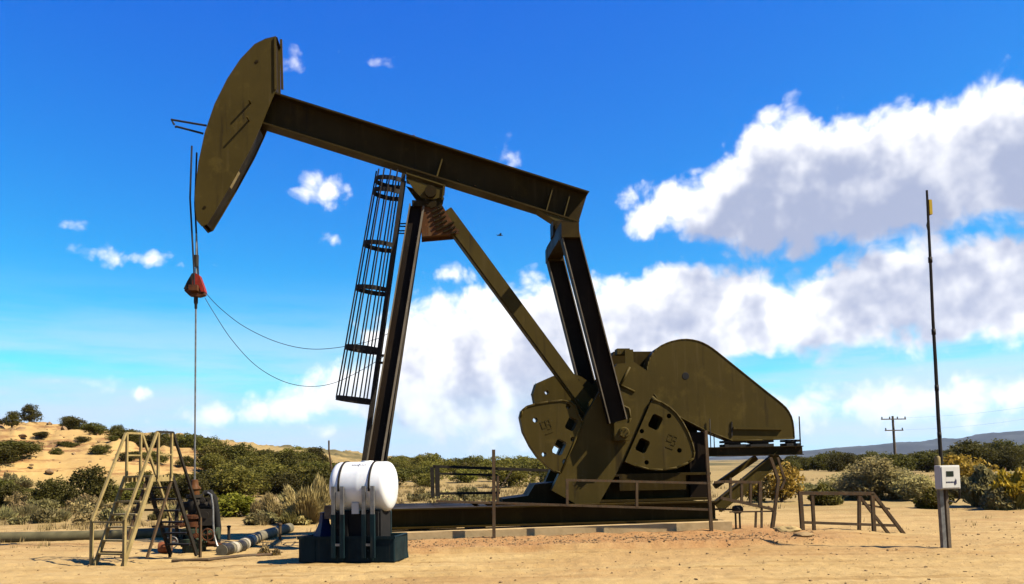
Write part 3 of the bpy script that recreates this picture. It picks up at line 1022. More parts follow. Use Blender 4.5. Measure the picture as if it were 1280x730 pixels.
for s in (1.25, 4.2):
    st = MB()
    c = LT + ldn * s
    st.box((c.x + .38, c.y - .12, c.z - .02), (c.x + .41, c.y + .12, c.z + .18))
    for dz in (0, .16):
        for sg in (1, -1):
            st.tube([c + Vector((0, sg * .1, dz)), c + Vector((.42, sg * .12, dz))], .016, 6)
    st.build('ladder_standoff', 'dark_steel', lobj)

# equaliser and pitmans
eq_c = V3(711, 287, 1.1)
MB().box((eq_c.x - .17, -1.05, eq_c.z - .14), (eq_c.x + .17, 1.05, eq_c.z + .16)).build('equalizer', 'olive_dark', pump)
tb = MB()
tb.lathe([(0, -.26), (.16, -.26), (.16, .26), (0, .26)], (eq_c.x, 0, eq_c.z + .30), 'y', 20)
tb.box((eq_c.x - .2, -.2, eq_c.z + .13), (eq_c.x + .2, .2, eq_c.z + .45))
tb.build('tail_bearing', 'olive_dark', pump)
PT, PB = P(711.5, 292, 1.05), P(771.5, 527, 1.05)
for sg in (1, -1):
    t0, t1 = Vector((PT[0], -sg * 1.05, PT[1])), Vector((PB[0], -sg * 1.05, PB[1]))
    pit = MB().hbeam(t0, t1, .40, .24, .026, .02).build('pitman_arm', 'post_shade', pump)
    dd_ = (t1 - t0).normalized(); sd_ = Vector((0, 1, 0)); nn_ = dd_.cross(sd_)
    for k_ in (-1, 1):
        o_ = nn_ * (k_ * (.40 / 2 - .013)) - sd_ * .1225
        MB().bar(t0 + o_, t1 + o_, .006, .024, sd_).build('flange_edge', 'edge_grey', pit)
    e = MB()
    e.box((PT[0] - .19, -sg * 1.05 - .16, PT[1] - .12), (PT[0] + .19, -sg * 1.05 + .16, PT[1] + .20))
    e.build('pitman_head', 'beam', pit)
    e = MB()
    cu, cz = P(778, 541, 1.05)
    e.box((cu - .20, -sg * 1.03 - .15, cz - .16), (cu + .16, -sg * 1.03 + .15, cz + .20))
    e.lathe([(0, -sg * 1.23), (.10, -sg * 1.23), (.12, -sg * 1.19), (.12, -sg * .87), (0, -sg * .87)], (cu, 0, cz), 'y', 20)
    for q in range(6):
        t = q * math.pi / 3
        e.tube([(cu + .075 * math.cos(t), -sg * 1.22, cz + .075 * math.sin(t)), (cu + .075 * math.cos(t), -sg * 1.255, cz + .075 * math.sin(t))], .014, 6)
    e.build('wrist_bearing', 'olive', pit)


# cranks and counterweights
def circ(c, r, n=10):
    return [(c[0] + r * math.cos(2 * math.pi * k / n), c[1] + r * math.sin(2 * math.pi * k / n)) for k in range(n)]


def rrect(cx, cy, hw, hh_, ang_, w, rad=.28):
    """rounded window outline in pixels turned into the plane at w"""
    pts = []
    for (sx, sy) in ((1, 1), (-1, 1), (-1, -1), (1, -1)):
        for (kx, ky) in (((1, 1 - rad), (1 - rad, 1)) if sx * sy > 0 else ((1 - rad, 1), (1, 1 - rad))):
            a_, b_ = sx * hw * kx, sy * hh_ * ky
            pts.append((cx + a_ * math.cos(ang_) - b_ * math.sin(ang_), cy + a_ * math.sin(ang_) + b_ * math.cos(ang_)))
    return PL(pts, w)


CW = .9
crank_px = [(766, 462), (772, 454.5), (794, 452.5), (809, 463), (823, 479), (822, 486), (813, 500), (779, 578), (742, 642), (690, 613), (731, 522)]
lw_px = [(650, 521), (652, 513), (658, 508), (668, 505), (685, 502), (703, 500), (714, 502), (720, 508), (723, 518), (729, 528), (701, 592), (694, 590), (686, 584), (672, 571), (663, 558), (654, 540)]
rw_px = [(815, 499), (826, 502), (836, 508), (845, 516), (853, 527), (860, 540), (865, 553), (868, 565), (867, 573), (860, 579), (846, 585), (828, 588), (810, 587), (795, 583), (781, 577), (800, 534)]
lholes = [('c', 669, 525, 3.2), ('c', 710, 508, 3.2), ('r', 714, 530, 6, 8, .45), ('r', 699, 559, 6.5, 9.5, .45), ('c', 716, 549, 3.2), ('c', 680, 568, 3), ('c', 706, 577, 3.6)]
rholes = [('r', 819, 527.5, 7, 9, .45), ('r', 803, 557, 7, 8.5, .45), ('c', 836, 520, 3.2), ('c', 802, 539, 3), ('c', 849, 563, 3.2), ('c', 808, 578, 3)]


def mkholes(lst, w):
    out = []
    for h in lst:
        if h[0] == 'c':
            c = P(h[1], h[2], w)
            out.append(circ(c, h[3] * 17.9 / FPX))
        else:
            out.append(rrect(*h[1:], w))
    return out


def inset(poly, d):
    cx = sum(p[0] for p in poly) / len(poly); cz = sum(p[1] for p in poly) / len(poly)
    return [(u + (cx - u) * d, z + (cz - z) * d) for u, z in poly]


cp = PL(crank_px, CW)
lp, rp = PL(lw_px, CW), PL(rw_px, CW)
lh, rh = mkholes(lholes, CW), mkholes(rholes, CW)
for sg in (1, -1):
    def yy(w): return -sg * w
    cr = MB().prism(cp, yy(.86), yy(.60)).build('crank_arm', 'olive', pump)
    # raised border on the hub end
    rb = MB()
    pts = PL([(789, 458), (777, 481), (795, 489), (808, 466)], .985)
    for a_, c_ in ((0, 1), (1, 2)):
        rb.tube([(pts[a_][0], yy(.862), pts[a_][1]), (pts[c_][0], yy(.862), pts[c_][1])], .028, 8)
    rb.build('hub_rib', 'olive', cr)
    rb = MB()
    pts = PL([(776, 505), (788, 510), (790, 522), (786, 532)], .985)
    for a_, c_ in zip(pts[:-1], pts[1:]):
        rb.tube([(a_[0], yy(.862), a_[1]), (c_[0], yy(.862), c_[1])], .024, 8)
    rb.build('hub_rib', 'olive', cr)
    bo = MB()
    for (x, y) in ((822, 500), (816, 506)):
        c = P(x, y, 1.0)
        bo.tube([(c[0] - .10, yy(.80), c[1] + .09), (c[0] + .10, yy(.80), c[1] - .09)], .055, 10)
    bo.build('crank_bolt', 'olive', cr)
    if sg < 0:
        lp = PL([(664, 494), (668, 481), (688, 472), (702, 470), (715, 469.5), (724, 473), (737, 482), (746, 500), (716, 562), (700, 562), (686, 553), (672, 535)], -.9)
        lh = [circ(P(681, 492, -.9), .05), circ(P(719, 478, -.9), .045), rrect(725, 494, 4.5, 6, .45, -.9)]
    for (poly, holes) in ((lp, lh), (rp, rh)):
        cw_ = MB().prism(poly, yy(.92), yy(.56), holes).build('counterweight', 'olive', pump)
        rim = MB()
        n = len(poly)
        lim = n - 5 if poly is lp else n - 3
        for q in range(lim):
            a_, c_ = poly[q], poly[(q + 1) % n]
            cx = sum(p[0] for p in poly) / n; cz = sum(p[1] for p in poly) / n
            s_ = .985
            a_ = (cx + (a_[0] - cx) * s_, cz + (a_[1] - cz) * s_); c_ = (cx + (c_[0] - cx) * s_, cz + (c_[1] - cz) * s_)
            rim.tube([(a_[0], yy(.92), a_[1]), (c_[0], yy(.92), c_[1])], .022, 8)
        rim.build('rim', 'olive', cw_)
        bb = MB()
        if sg < 0: continue
        cxp = (683, 534) if poly is lp else (838, 552)
        rot = -.35 if poly is lp else .35
        for (dx, dy, L_, vert) in ((-5, -4, 9, 1), (-5, -8, 5, 0), (-5, 0, 5, 0), (1, -4, 9, 1), (1, -8, 5, 0), (1, -3, 5, 0), (1, 3, 5, 0), (6, -3, 9, 1), (-4, 8, 10, 0)):
            a_ = (dx, dy - (L_ / 2 if vert else 0)); c_ = (dx + (0 if vert else L_), dy + (L_ / 2 if vert else 0))
            f_ = lambda p: (cxp[0] + p[0] * math.cos(rot) - p[1] * math.sin(rot), cxp[1] + p[0] * math.sin(rot) + p[1] * math.cos(rot))
            pa, pc_ = P(*f_(a_), CW), P(*f_(c_), CW)
            bb.bar((pa[0], yy(.922), pa[1]), (pc_[0], yy(.922), pc_[1]), .012, .018)
        bb.build('cast_mark', 'olive', cw_)

# gearbox on its pedestal
gx0, gx1 = P(766, 500, .5)[0], P(876, 500, .5)[0]
gzt, gzb = P(790, 437, .5)[1], P(790, 592, .5)[1]
gb = MB()
gb.prism([(gx0, gzb), (gx1, gzb), (gx1, gzt - .75), (gx1 - .45, gzt - .1), (gx1 - .55, gzt), (gx0 + .12, gzt), (gx0, gzt - .35)], -.18, .55)
gbo = gb.build('gearbox', 'beam', pump)
sh = MB()
sc_ = P(797, 478, .9)
sh.lathe([(0, -.85), (.16, -.85), (.18, -.84), (.18, .84), (.16, .85), (0, .85)], (sc_[0], 0, sc_[1]), 'y', 24)
sh.build('crankshaft', 'olive_dark', gbo)
bx_ = MB()
c0, c1 = P(783, 455, .7), P(793, 436, .7)
bx_.box((c0[0], -.595, c0[1]), (c1[0], -.56, c1[1]))
bx_.box((c0[0] - .16, -.56, c1[1] - .1), (c0[0] + .12, -.30, c1[1] + .03))
bx_.build('breather_box', 'olive', gbo)
pd = MB()
px0, px1 = P(742, 600, .7)[0], P(886, 600, .7)[0]
for sg in (1, -1):
    pd.box((P(774, 600, .83)[0], sg * .835 - .015, P(800, 613, .83)[1]), (P(857, 600, .83)[0], sg * .835 + .015, gzb - .05))
    pd.box((px0 + .3, sg * .45 - .015, ZS + .06), (px1 - .12, sg * .45 + .015, gzb - .05))
pd.box((px0, -.85, gzb - .05), (px1, .85, gzb))
pd.box((px0, -.85, ZS + .012), (px1, .85, ZS + .06))
pd.build('gearbox_pedestal', 'beam', pump)
# broad column behind the near weight
col_ = MB()
cx0, cx1 = P(862, 600, .55)[0], P(884, 600, .55)[0]
col_.box((cx0, -.6, ZS + .061), (cx1, .6, P(870, 540, .55)[1]))
col_.build('rear_column', 'post_shade', pump)

# belt guard
GW0, GW1 = .22, .68
gpx = [(809, 470), (808.6, 464), (809.2, 458), (810.8, 452), (813, 446.5), (816.5, 441), (821, 436.2), (826, 432.6), (832, 429.6), (838, 427.3), (845, 425.5), (851, 424.5), (858, 424.1), (865, 424.7), (872, 426.2), (878, 428.3), (884, 431.3), (890, 435), (896, 439.5), (960, 491), (970, 498.6), (978, 505.2), (983, 510), (986.5, 515), (989.5, 521), (991.3, 528), (992.3, 536), (993, 548),
       (953, 550), (916, 551), (880, 537), (855, 524), (838, 514), (824, 502), (814, 487)]
gpl = PL(gpx, GW1)
bg = MB().prism(gpl, -GW1, -GW0)
guard = bg.build('belt_guard', 'olive', pump)
rim = MB()
n = len(gpl)
for q in range(n):
    a_, c_ = gpl[q], gpl[(q + 1) % n]
    rim.tube([(a_[0], -GW1 + .004, a_[1]), (c_[0], -GW1 + .004, c_[1])], .016, 8)
rim.build('guard_rim', 'olive', guard)
c = P(857, 470, GW1)
MB().lathe([(0, -GW1 - .006), (.075, -GW1 - .006), (.085, -GW1 + .004)], (c[0], 0, c[1]), 'y', 16).build('hole_shade', 'black', guard)  # black disc drawn for the shade inside the hole
a_, c_ = P(916, 535, GW1), P(977, 536, GW1)
MB().bar((a_[0], -GW1 - .025, a_[1]), (c_[0], -GW1 - .025, c_[1]), .05, .05).build('guard_bar', 'olive', guard)
a_, c_ = P(914.5, 527, GW1), P(914.5, 546, GW1)
MB().bar((a_[0], -GW1 - .01, a_[1]), (c_[0], -GW1 - .01, c_[1]), .03, .025).build('guard_clip', 'dark_steel', guard)

# motor and its raised platform
mz = P(940, 564, .6)[1]
mu0, mu1 = P(884, 565, .6)[0], P(1000, 565, .6)[0]
mp = MB()
for w in (.72, -.72):
    mp.hbeam((mu0, w, mz), (mu1, w, mz), .20, .14, .02, .014, (0, 1, 0))
for u in np.linspace(mu0 + .1, mu1 - .1, 5):
    mp.box((u - .05, -.64, mz - .06), (u + .05, .64, mz + .02))
mpo = mp.build('motor_platform', 'olive_dark', pump)
mo = MB()
mc = (P(950, 540, .0)[0], 0, mz + .42)
mo.lathe([(0, -.2), (.2, -.2), (.24, -.14), (.24, .56), (.2, .62), (0, .62)], mc, 'y', 24)
mo.tube([(mc[0], -.2, mc[2]), (mc[0], -.5, mc[2])], .035, 10)
mo.build('motor', 'olive_dark', pump)
for (x0, x1) in ((905, 931), (937, 966), (982, 1000)):
    sr = MB()
    u0, u1 = P(x0, 556, .6)[0], P(x1, 556, .6)[0]
    zt = P(940, 551.5, .6)[1]
    sr.box((u0, -.66, mz + .101), (u1, -.3, mz + .16))
    sr.box((u0 + .09, -.6, mz + .16), (u1 - .09, -.36, zt - .03))
    sr.box((u0, -.66, zt - .03), (u1, -.3, zt + .02))
    sr.build('slide_rail', 'dark_steel', mpo)
MB().tube([(mu1 - .03, -.7, mz + .1), (mu1 - .03, -.7, mz + .75)], .016, 6).build('rod', 'dark_steel', mpo)
for (xa, w) in ((884, .72), (888.5, .72), (893, .65)):
    u = P(xa, 560, w)[0]
    MB().tube([(u, -w, mz + .1), (u, -w, mz + .1 + (.62 if xa == 888.5 else .3))], .012, 6).build('rod', 'dark_steel', mpo)
for w in (.66, -.66):
    a_, c_ = V3(896, 634, w), V3(974, 570, w)
    MB().hbeam(a_, c_, .26, .16, .02, .015).build('platform_brace', 'olive', pump)
a_, c_ = V3(893, 608, -.3), V3(945, 572, -.3)
MB().bar(a_, c_, .12, .12).build('platform_strut', 'olive', pump)

# skid
su0, su1 = P(484, 640, 1.0)[0] - .5, P(893, 640, 1.0)[0]
ZB = .32
sk = MB()
for w in (1.05, -1.05):
    sk.hbeam((su0, w, (ZS + ZB) / 2), (su1, w, (ZS + ZB) / 2), ZS - ZB, .32, .03, .02, (0, 1, 0))
for u in np.linspace(su0 + .2, su1 - .2, 7):
    sk.box((u - .08, -1.03, ZB + .05), (u + .08, 1.03, ZS - .032))
sk.build('base_skid', 'beam', pump)
fe = MB()
fe.box((su0 + .3, -.86, ZS - .026), (foot_u + 2.2, .86, ZS - .004))
fe.build('deck_plate', 'olive_dark', pump)
# drive machinery lying low on the deck, seen dark behind the railing
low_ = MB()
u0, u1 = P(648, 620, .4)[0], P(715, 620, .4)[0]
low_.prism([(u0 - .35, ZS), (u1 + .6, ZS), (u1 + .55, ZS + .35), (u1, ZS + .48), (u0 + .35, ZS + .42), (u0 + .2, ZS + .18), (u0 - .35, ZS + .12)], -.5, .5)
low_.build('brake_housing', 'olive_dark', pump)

# bridle, carrier bar and polished rod
ru = P(245, 360, 0)[0]
hang_u = P(244.3, 240, 0)[0] - .03
cz = P(245, 360, 0)[1]
rod_z0 = P(245, 603, 0)[1]
hang = empty('rod_hanger', ORG + UX * ru, A, 'steel cables with red clamp and polished rod hanging from the horse head', 'rod hanger')
hz = P(243.5, 240, 0)[1]
for sg in (1, -1):
    k = MB()
    k.tube([(hang_u - ru, -sg * .20, hz + .95), (hang_u - ru - .03, -sg * .2, hz - .2), (0, -sg * .17, cz + .35), (0, -sg * .15, cz)], .02, 8)
    k.build('bridle_cable', 'cable', hang)
cbm = MB()
cbm.box((-.09, -.26, cz - .10), (.09, .26, cz + .02))
cbm.prism([(-.20, cz - .02), (.20, cz - .08), (.20, cz - .16), (.08, cz - .20), (-.12, cz - .18), (-.22, cz - .08)], -.09, .09)
cbm.build('carrier_bar', 'wellrust', hang)
rd = MB()
rd.prism([(-.02, cz + .32), (.09, cz + .26), (.19, cz - .02), (.21, cz - .10), (.13, cz - .10), (.09, cz + .02), (-.05, cz + .06)], -.11, .11)
rd.build('red_guard', 'red', hang)
dk = MB()
dk.prism([(-.06, cz + .30), (-.02, cz + .30), (-.05, cz + .05), (-.12, cz - .05), (-.23, cz - .04), (-.16, cz + .12)], -.11, .11)
dk.build('cable_socket', 'dark_steel', hang)
cl = MB()
zc_ = P(245, 322, 0)[1]
cl.lathe([(.03, zc_ - .2), (.055, zc_ - .2), (.055, zc_ + .05), (.03, zc_ + .05)], n=12)
cl.lathe([(.02, cz - .20), (.045, cz - .2), (.045, cz - .32), (.03, cz - .36), (.03, cz - .44), (.02, cz - .46)], n=12)
cl.build('rod_clamp', 'dark_steel', hang)
MB().tube([(0, 0, P(245, 292, 0)[1]), (0, 0, rod_z0 - .08)], .019, 10).build('polished_rod', 'grey_steel', hang)

# concrete slab under the machine
pad = MB()
pu0, pu1 = P(470, 670, 1.5)[0] - 1.2, P(915, 660, 1.5)[0]
pad.prism([(pu0, -.25), (pu1, -.25), (pu1, .315), (pu1 - .03, .319), (pu0 + .03, .25), (pu0, .245)], -1.52, 1.52)
po = pad.build('concrete_slab', 'concrete')
po.location = ORG; po.rotation_euler = (0, 0, A)
tag(po, 'long low concrete slab under the pumpjack', 'slab')

# signal cables drooping from the hanger to the post
def cable(px, w0, w1, label):
    n = len(px)
    # smooth through the given pixels
    pts = []
    P3 = []
    for q, (x, y) in enumerate(px):
        w = w0 + (w1 - w0) * q / (n - 1)
        v = V3(x, y, w)
        P3.append(ORG + UX * v.x + WX * (-v.y) + Vector((0, 0, v.z)))
    for q in range(n - 1):
        p0, p1, p2, p3 = P3[max(q - 1, 0)], P3[q], P3[q + 1], P3[min(q + 2, n - 1)]
        for k in range(8):
            t = k / 8.0
            pts.append(.5 * ((2 * p1) + (p2 - p0) * t + (2 * p0 - 5 * p1 + 4 * p2 - p3) * t * t + (3 * p1 - p0 - 3 * p2 + p3) * t ** 3))
    pts.append(P3[-1])
    o = MB().tube(pts, .0065, 6).build('signal_cable', 'cable')
    tag(o, label, 'cable', 'cables drooping from the rod hanger')


cable([(257, 366), (275, 385), (305, 408), (345, 427), (385, 436), (425, 434), (470, 424), (496, 410)], .05, .1, 'upper thin cable with shallow sag between rod hanger and ladder cage')
cable([(256, 372), (268, 392), (290, 425), (320, 457), (355, 477), (390, 483), (425, 476), (470, 452), (491, 436)], -.05, .1, 'lower thin cable with deep sag between rod hanger and ladder cage')

# ------------------------------------------------------------------ chemical tank on its stand
tb0 = gnd(438, 704)
TS = tb0.y / FPX                                   # metres per photo pixel there
tank = empty('chemical_tank', (tb0.x, tb0.y + .35, H(tb0.x, tb0.y + .35)), R(-9), 'white chemical tank strapped on a dark blue stand before the ladder', 'tank')
bs_ = MB()
hw_, hd_, hh_ = 62 * TS, .40, 32 * TS
for (lo, hi) in (((-hw_, -hd_, 0), (hw_, -hd_ + .05, hh_)), ((-hw_, hd_ - .05, 0), (hw_, hd_, hh_)), ((-hw_, -hd_ + .05, 0), (-hw_ + .05, hd_ - .05, hh_)), ((hw_ - .05, -hd_ + .05, 0), (hw_, hd_ - .05, hh_))):
    bs_.box(lo, hi)
bs_.box((-hw_ + .05, -hd_ + .05, 0.02), (hw_ - .05, hd_ - .05, .08))
basin = bs_.build('containment_basin', 'navy', tank)
bv = basin.modifiers.new('edge', 'BEVEL'); bv.width = .02; bv.segments = 3
rb_ = MB()
for x in (-.66 * hw_, -.05 * hw_, .55 * hw_):
    rb_.box((x - .012, -hd_ - .018, .03), (x + .012, -hd_ - .001, hh_ - .04))
rb_.box((-hw_ - .015, -hd_ - .015, hh_ - .045), (hw_ + .015, -hd_ - .001, hh_ + .004))
rb_.build('basin_rib', 'navy', basin)
TR = 31.5 * TS
tzc = (704 - 613) * TS + .02
tx0, tx1 = (414 - 438) * TS, (490 - 438) * TS
tl_ = tx1 - tx0
prof = [(0, tx0 - .02), (TR * .55, tx0 - .01), (TR * .82, tx0 + .015), (TR * .94, tx0 + .05), (TR * .99, tx0 + .09), (TR, tx0 + .13)]
prof += [(TR * 1.0, tx0 + .5 * tl_ - .02), (TR * 1.006, tx0 + .5 * tl_), (TR * 1.0, tx0 + .5 * tl_ + .02), (TR, tx1 - .13), (TR * .99, tx1 - .09), (TR * .94, tx1 - .05), (TR * .82, tx1 - .015), (TR * .55, tx1 + .01), (0, tx1 + .02)]
MB().lathe(prof, (0, 0, tzc), 'x', 40).build('tank_barrel', 'tank', tank)
lid = MB().lathe([(0, TR + .015), (.10, TR + .015), (.11, TR + .0), (.11, TR - .05)], (tx0 + .55 * tl_, .02, tzc), 'z', 20)
lid.build('lid', 'tank', tank)
for xf in (.20, .715):
    for dx, nm, mt_ in ((0, 'strap', 'dark_steel'),):
        xs_ = tx0 + tl_ * xf
        s_ = MB()
        pts = [(xs_, (TR + .012) * math.cos(t), tzc + (TR + .012) * math.sin(t)) for t in np.linspace(-.15, math.pi + .15, 26)]
        for a_, c_ in zip(pts[:-1], pts[1:]):
            s_.bar(a_, c_, .034, .010, (1, 0, 0))
        s_.build('strap', mt_, tank)
    # upright stand frame on each side of the strap
    for side in (-1, 1):
        s_ = MB()
        for dx in (-.075, .075):
            s_.bar((xs_ + dx, side * (TR + .035), .085), (xs_ + dx, side * (TR + .035), tzc + .02), .06, .05, (1, 0, 0))
        s_.bar((xs_ - .1, side * (TR + .035), .30), (xs_ + .1, side * (TR + .035), .30), .045, .04, (0, 1, 0))
        st_ = s_.build('stand_leg', 'grey_steel', tank)
        s2 = MB()
        for dx in (-.075, .075):
            s2.box((xs_ + dx - .036, side * (TR + .035) - .031, .083), (xs_ + dx + .036, side * (TR + .035) + .031, tzc - TR * 1.05))
        s2.build('leg_sleeve', 'navy', st_)
    s_ = MB()
    s_.prism([(xs_ - .13, .085), (xs_ + .13, .085), (xs_ + .13, tzc - TR * .97), (xs_ - .13, tzc - TR * .97)], -TR * .82, TR * .82)
    s_.build('saddle_block', 'black', tank)  # coloured black so the space under the barrel reads as open shade
cm = MB()
cm.box((tx0 + .55 * tl_ - .33, -.30, .12), (tx0 + .55 * tl_ + .33, .24, tzc - TR * .93))
cm.build('pump_case', 'black', tank)
va = MB()
va.box((tx0 + .40 * tl_, -.36, tzc - TR - .02), (tx0 + .52 * tl_, -.24, tzc - TR * .60))
va.build('drain_block', 'boxwhite', tank)
va = MB().tube([(tx0 + .40 * tl_, -.34, .16), (tx0 + .40 * tl_, -.34, .34), (tx0 + .40 * tl_, -.2, .36)], .028, 8)
va.build('drain_pipe', 'boxwhite', tank)
# printed marking at the top of the barrel
mk = MB()
for q in range(9):
    t0 = R(60)
    xs_ = tx0 + tl_ * (.37 + .028 * q)
    if q == 4: rr = .042
    else: rr = .014
    t = math.pi - t0
    py, pz = -(TR + .0035) * math.cos(t0), tzc + (TR + .0035) * math.sin(t0)
    tn = Vector((0, math.sin(t0), math.cos(t0)))
    c = Vector((xs_, py, pz))
    w2, h2 = .009, rr
    mk.add([c + Vector((-w2, 0, 0)) - tn * h2, c + Vector((w2, 0, 0)) - tn * h2, c + Vector((w2, 0, 0)) + tn * h2, c + Vector((-w2, 0, 0)) + tn * h2], [(0, 1, 2, 3)])
mk.build('printed_mark', 'ink', tank, recalc=False)
# blue funnel shaped pump housing on the left of the basin
fu = MB().lathe([(.20, .0), (.17, .06), (.10, .22), (.075, .36), (.085, .40), (.0, .41)], (-hw_ + .30, 0, hh_ - .02), 'z', 4, False)
fu.build('pump_hood', 'blue', tank)
sb_ = MB().box((-hw_ + .36, -.16, hh_ + .28), (-hw_ + .66, .12, hh_ + .50))
sb_.build('timer_box', 'wood', tank)
sb_ = MB().bar((-hw_ + .5, -.02, .08), (-hw_ + .5, -.02, hh_ + .28), .04, .04)
sb_.tube([(-hw_ + .44, .1, hh_ + .5), (-hw_ + .42, .1, hh_ + .95), (-hw_ + .35, .1, hh_ + 1.45), (-hw_ + .35, .1, hh_ + 1.62)], .016, 6)
sb_.build('timer_post', 'rail_steel', tank)

# ------------------------------------------------------------------ crossover stairs
s0 = gnd(118, 704, -.02)
sb_ang = math.atan2(.95, .31) - math.pi / 2          # run direction against +Y
stile = empty('crossover_stairs', (s0.x, s0.y, H(s0.x, s0.y) - .02), sb_ang, 'tan steel crossover stairs with handrails beside the wellhead', 'stairs')
SWd, SRun, SPl, SH = .62, .72, .52, 1.58
Yt0, Yt1, Yend = SRun, SRun + SPl, 2 * SRun + SPl
for side in (0, 1):
    x = 0 if side == 0 else SWd
    MB().bar((x, 0, 0), (x, Yt0, SH), .045, .075, (1, 0, 0)).build('stringer', 'tan_steel', stile)
    MB().bar((x, Yend, 0), (x, Yt1, SH), .045, .07, (1, 0, 0)).build('stringer', 'dark_steel', stile)  # far flight: its shaded side is put into the dark colour
for k in range(1, 7):
    f_ = k / 7.0
    MB().box((.023, Yt0 * f_ - .09, SH * f_ - .018), (SWd - .023, Yt0 * f_ + .09, SH * f_ + .012)).build('tread', 'tan_steel', stile)
    MB().box((.023, Yend - (Yend - Yt1) * f_ - .09, SH * f_ - .018), (SWd - .023, Yend - (Yend - Yt1) * f_ + .09, SH * f_ + .012)).build('tread', 'dark_steel', stile)  # far treads carry their shade in the dark colour too
pf = MB()
for k in range(6):
    y = Yt0 + SPl * k / 5
    pf.box((-.02, y - .035, SH - .02), (SWd + .02, y + .035, SH + .015))
pf.bar((0, Yt0 - .03, SH - .06), (0, Yt1 + .03, SH - .06), .04, .08, (1, 0, 0))
pf.bar((SWd, Yt0 - .03, SH - .06), (SWd, Yt1 + .03, SH - .06), .04, .08, (1, 0, 0))
pf.build('platform', 'tan_steel', stile)
for x in (-.05, SWd + .05):
    tm = 'tan_steel'
    MB().bar((x, -.02, -.05), (x, -.02, .82), .05, .05).build('rail_post', tm, stile)
    hr = MB()
    hr.bar((x, -.02, .82), (x, Yt0 + .05, SH + .82), .042, .042, (1, 0, 0))
    if x < 0: hr.bar((x, Yt0 + .05, SH + .82), (x, Yt1 - .05, SH + .82), .04, .04, (1, 0, 0))
    hr.build('handrail', tm, stile)
    hr = MB()
    if x > 0: hr.bar((x, Yt0 + .05, SH + .82), (x, Yt1 - .05, SH + .82), .04, .04, (1, 0, 0))
    hr.bar((x, Yt1 - .05, SH + .82), (x, Yend + .05, .72), .042, .042, (1, 0, 0))
    hr.build('handrail', tm if x < 0 else 'dark_steel', stile)  # right descending rail darkened as part of the shaded far side
    for y in (Yt0 + .08, Yt1 - .08):
        MB().bar((x, y, SH - .05), (x, y, SH + .80), .04, .04).build('rail_post', tm, stile)
    MB().bar((x, Yt0 + .08, SH + .40), (x, Yt1 - .08, SH + .40), .03, .03, (1, 0, 0)).build('mid_rail', tm, stile)
    MB().bar((x, Yend + .04, -.05), (x, Yend + .04, .74), .045, .045).build('rail_post', 'rail_steel', stile)
MB().bar((-.05, -.03, .79), (SWd + .05, -.03, .79), .03, .03).build('cross_bar', 'tan_steel', stile)
xb = MB()
xb.bar((.0, .12, .25), (SWd, .12, .25), .03, .03)
xb.bar((.0, Yt0 + .2, .95), (SWd, Yt0 + .2, .95), .04, .04)
xb.bar((.02, Yt0 - .1, .1), (.02, Yt1, SH - .1), .04, .04, (1, 0, 0))
xb.bar((SWd - .02, Yt0 - .1, .1), (SWd - .02, Yt1, SH - .1), .04, .04, (1, 0, 0))
xb.bar((.0, Yt1 + .2, .6), (SWd, Yt1 + .2, .6), .04, .04)
xb.build('brace', 'rail_steel', stile)

# ------------------------------------------------------------------ wellhead
wp = ORG + UX * ru
wz = H(wp.x, wp.y) - .03
well = empty('wellhead', (wp.x, wp.y, wz), A, 'green and rusty wellhead with valves under the polished rod', 'wellhead')
zt = rod_z0 - wz
MB().lathe([(0, 0), (.24, 0), (.24, .22), (.30, .22), (.30, .30), (.19, .32), (.19, .42), (.28, .43), (.28, .51), (.16, .53), (.16, .56), (0, .56)], n=24).build('casing_head', 'wellgreen', well)
MB().lathe([(0, .56), (.25, .56), (.25, .66), (.17, .67), (.17, .72), (.26, .73), (.26, .80), (.14, .82), (0, .82)], n=24).build('tubing_flange', 'wellrust', well)
tee = MB().lathe([(0, .82), (.12, .82), (.15, .90), (.15, 1.08), (.12, 1.14), (.17, 1.16), (.17, 1.22), (0, 1.22)], n=20)
tee.lathe([(0, -.30), (.09, -.30), (.09, .32), (.13, .33), (.13, .40), (0, .40)], (0, 0, .98), 'x', 14)
tee.build('pumping_tee', 'dark_steel', well)
MB().lathe([(0, 1.22), (.10, 1.22), (.10, 1.32), (.13, 1.34), (.13, zt - .12), (.08, zt - .06), (.07, zt + .05), (.04, zt + .06), (0, zt + .06)], n=18).build('stuffing_box', 'rusty', well)
for (x, z, mt_) in ((-.36, .26, 'wellgreen'), (.36, .40, 'wellgreen')):
    v_ = MB().lathe([(0, -.16), (.13, -.16), (.13, -.11), (.085, -.10), (.085, .10), (.13, .11), (.13, .16), (0, .16)], (x, -.04, z), 'x', 16)
    vo_ = v_.build('gate_valve', mt_, well)
    h_ = MB()
    cc = Vector((x, -.36, z))
    h_.tube([(x, -.1, z), (x, -.36, z)], .02, 8)
    ring = [cc + Vector((.12 * math.cos(t), 0, .12 * math.sin(t))) for t in np.linspace(0, 2 * math.pi, 17)]
    h_.tube(ring, .014, 6, False)
    h_.bar(ring[0], ring[8], .02, .015); h_.bar(ring[4], ring[12], .02, .015)
    h_.build('hand_wheel', 'grey_steel' if x < 0 else 'wellrust', vo_)
MB().lathe([(0, -.16), (.10, -.16), (.12, -.11), (.12, .05), (.08, .10), (0, .10)], (-.50, -.2, .15), 'x', 16).build('bull_plug', 'orange', well)
fl_ = MB()
fl_.box((.14, -.22, .58), (.42, -.02, .92)); fl_.lathe([(0, -.25), (.07, -.25), (.07, -.2), (.05, -.2)], (.28, 0, .80), 'y', 14)
fl_.build('pressure_switch', 'dark_steel', well)
bl_ = MB()
bl_.tube([(.18, .1, zt - .25), (.30, .1, zt - .22), (.38, .1, zt - .35), (.42, .1, .9), (.46, .12, .5), (.44, .1, .1)], .07, 10)
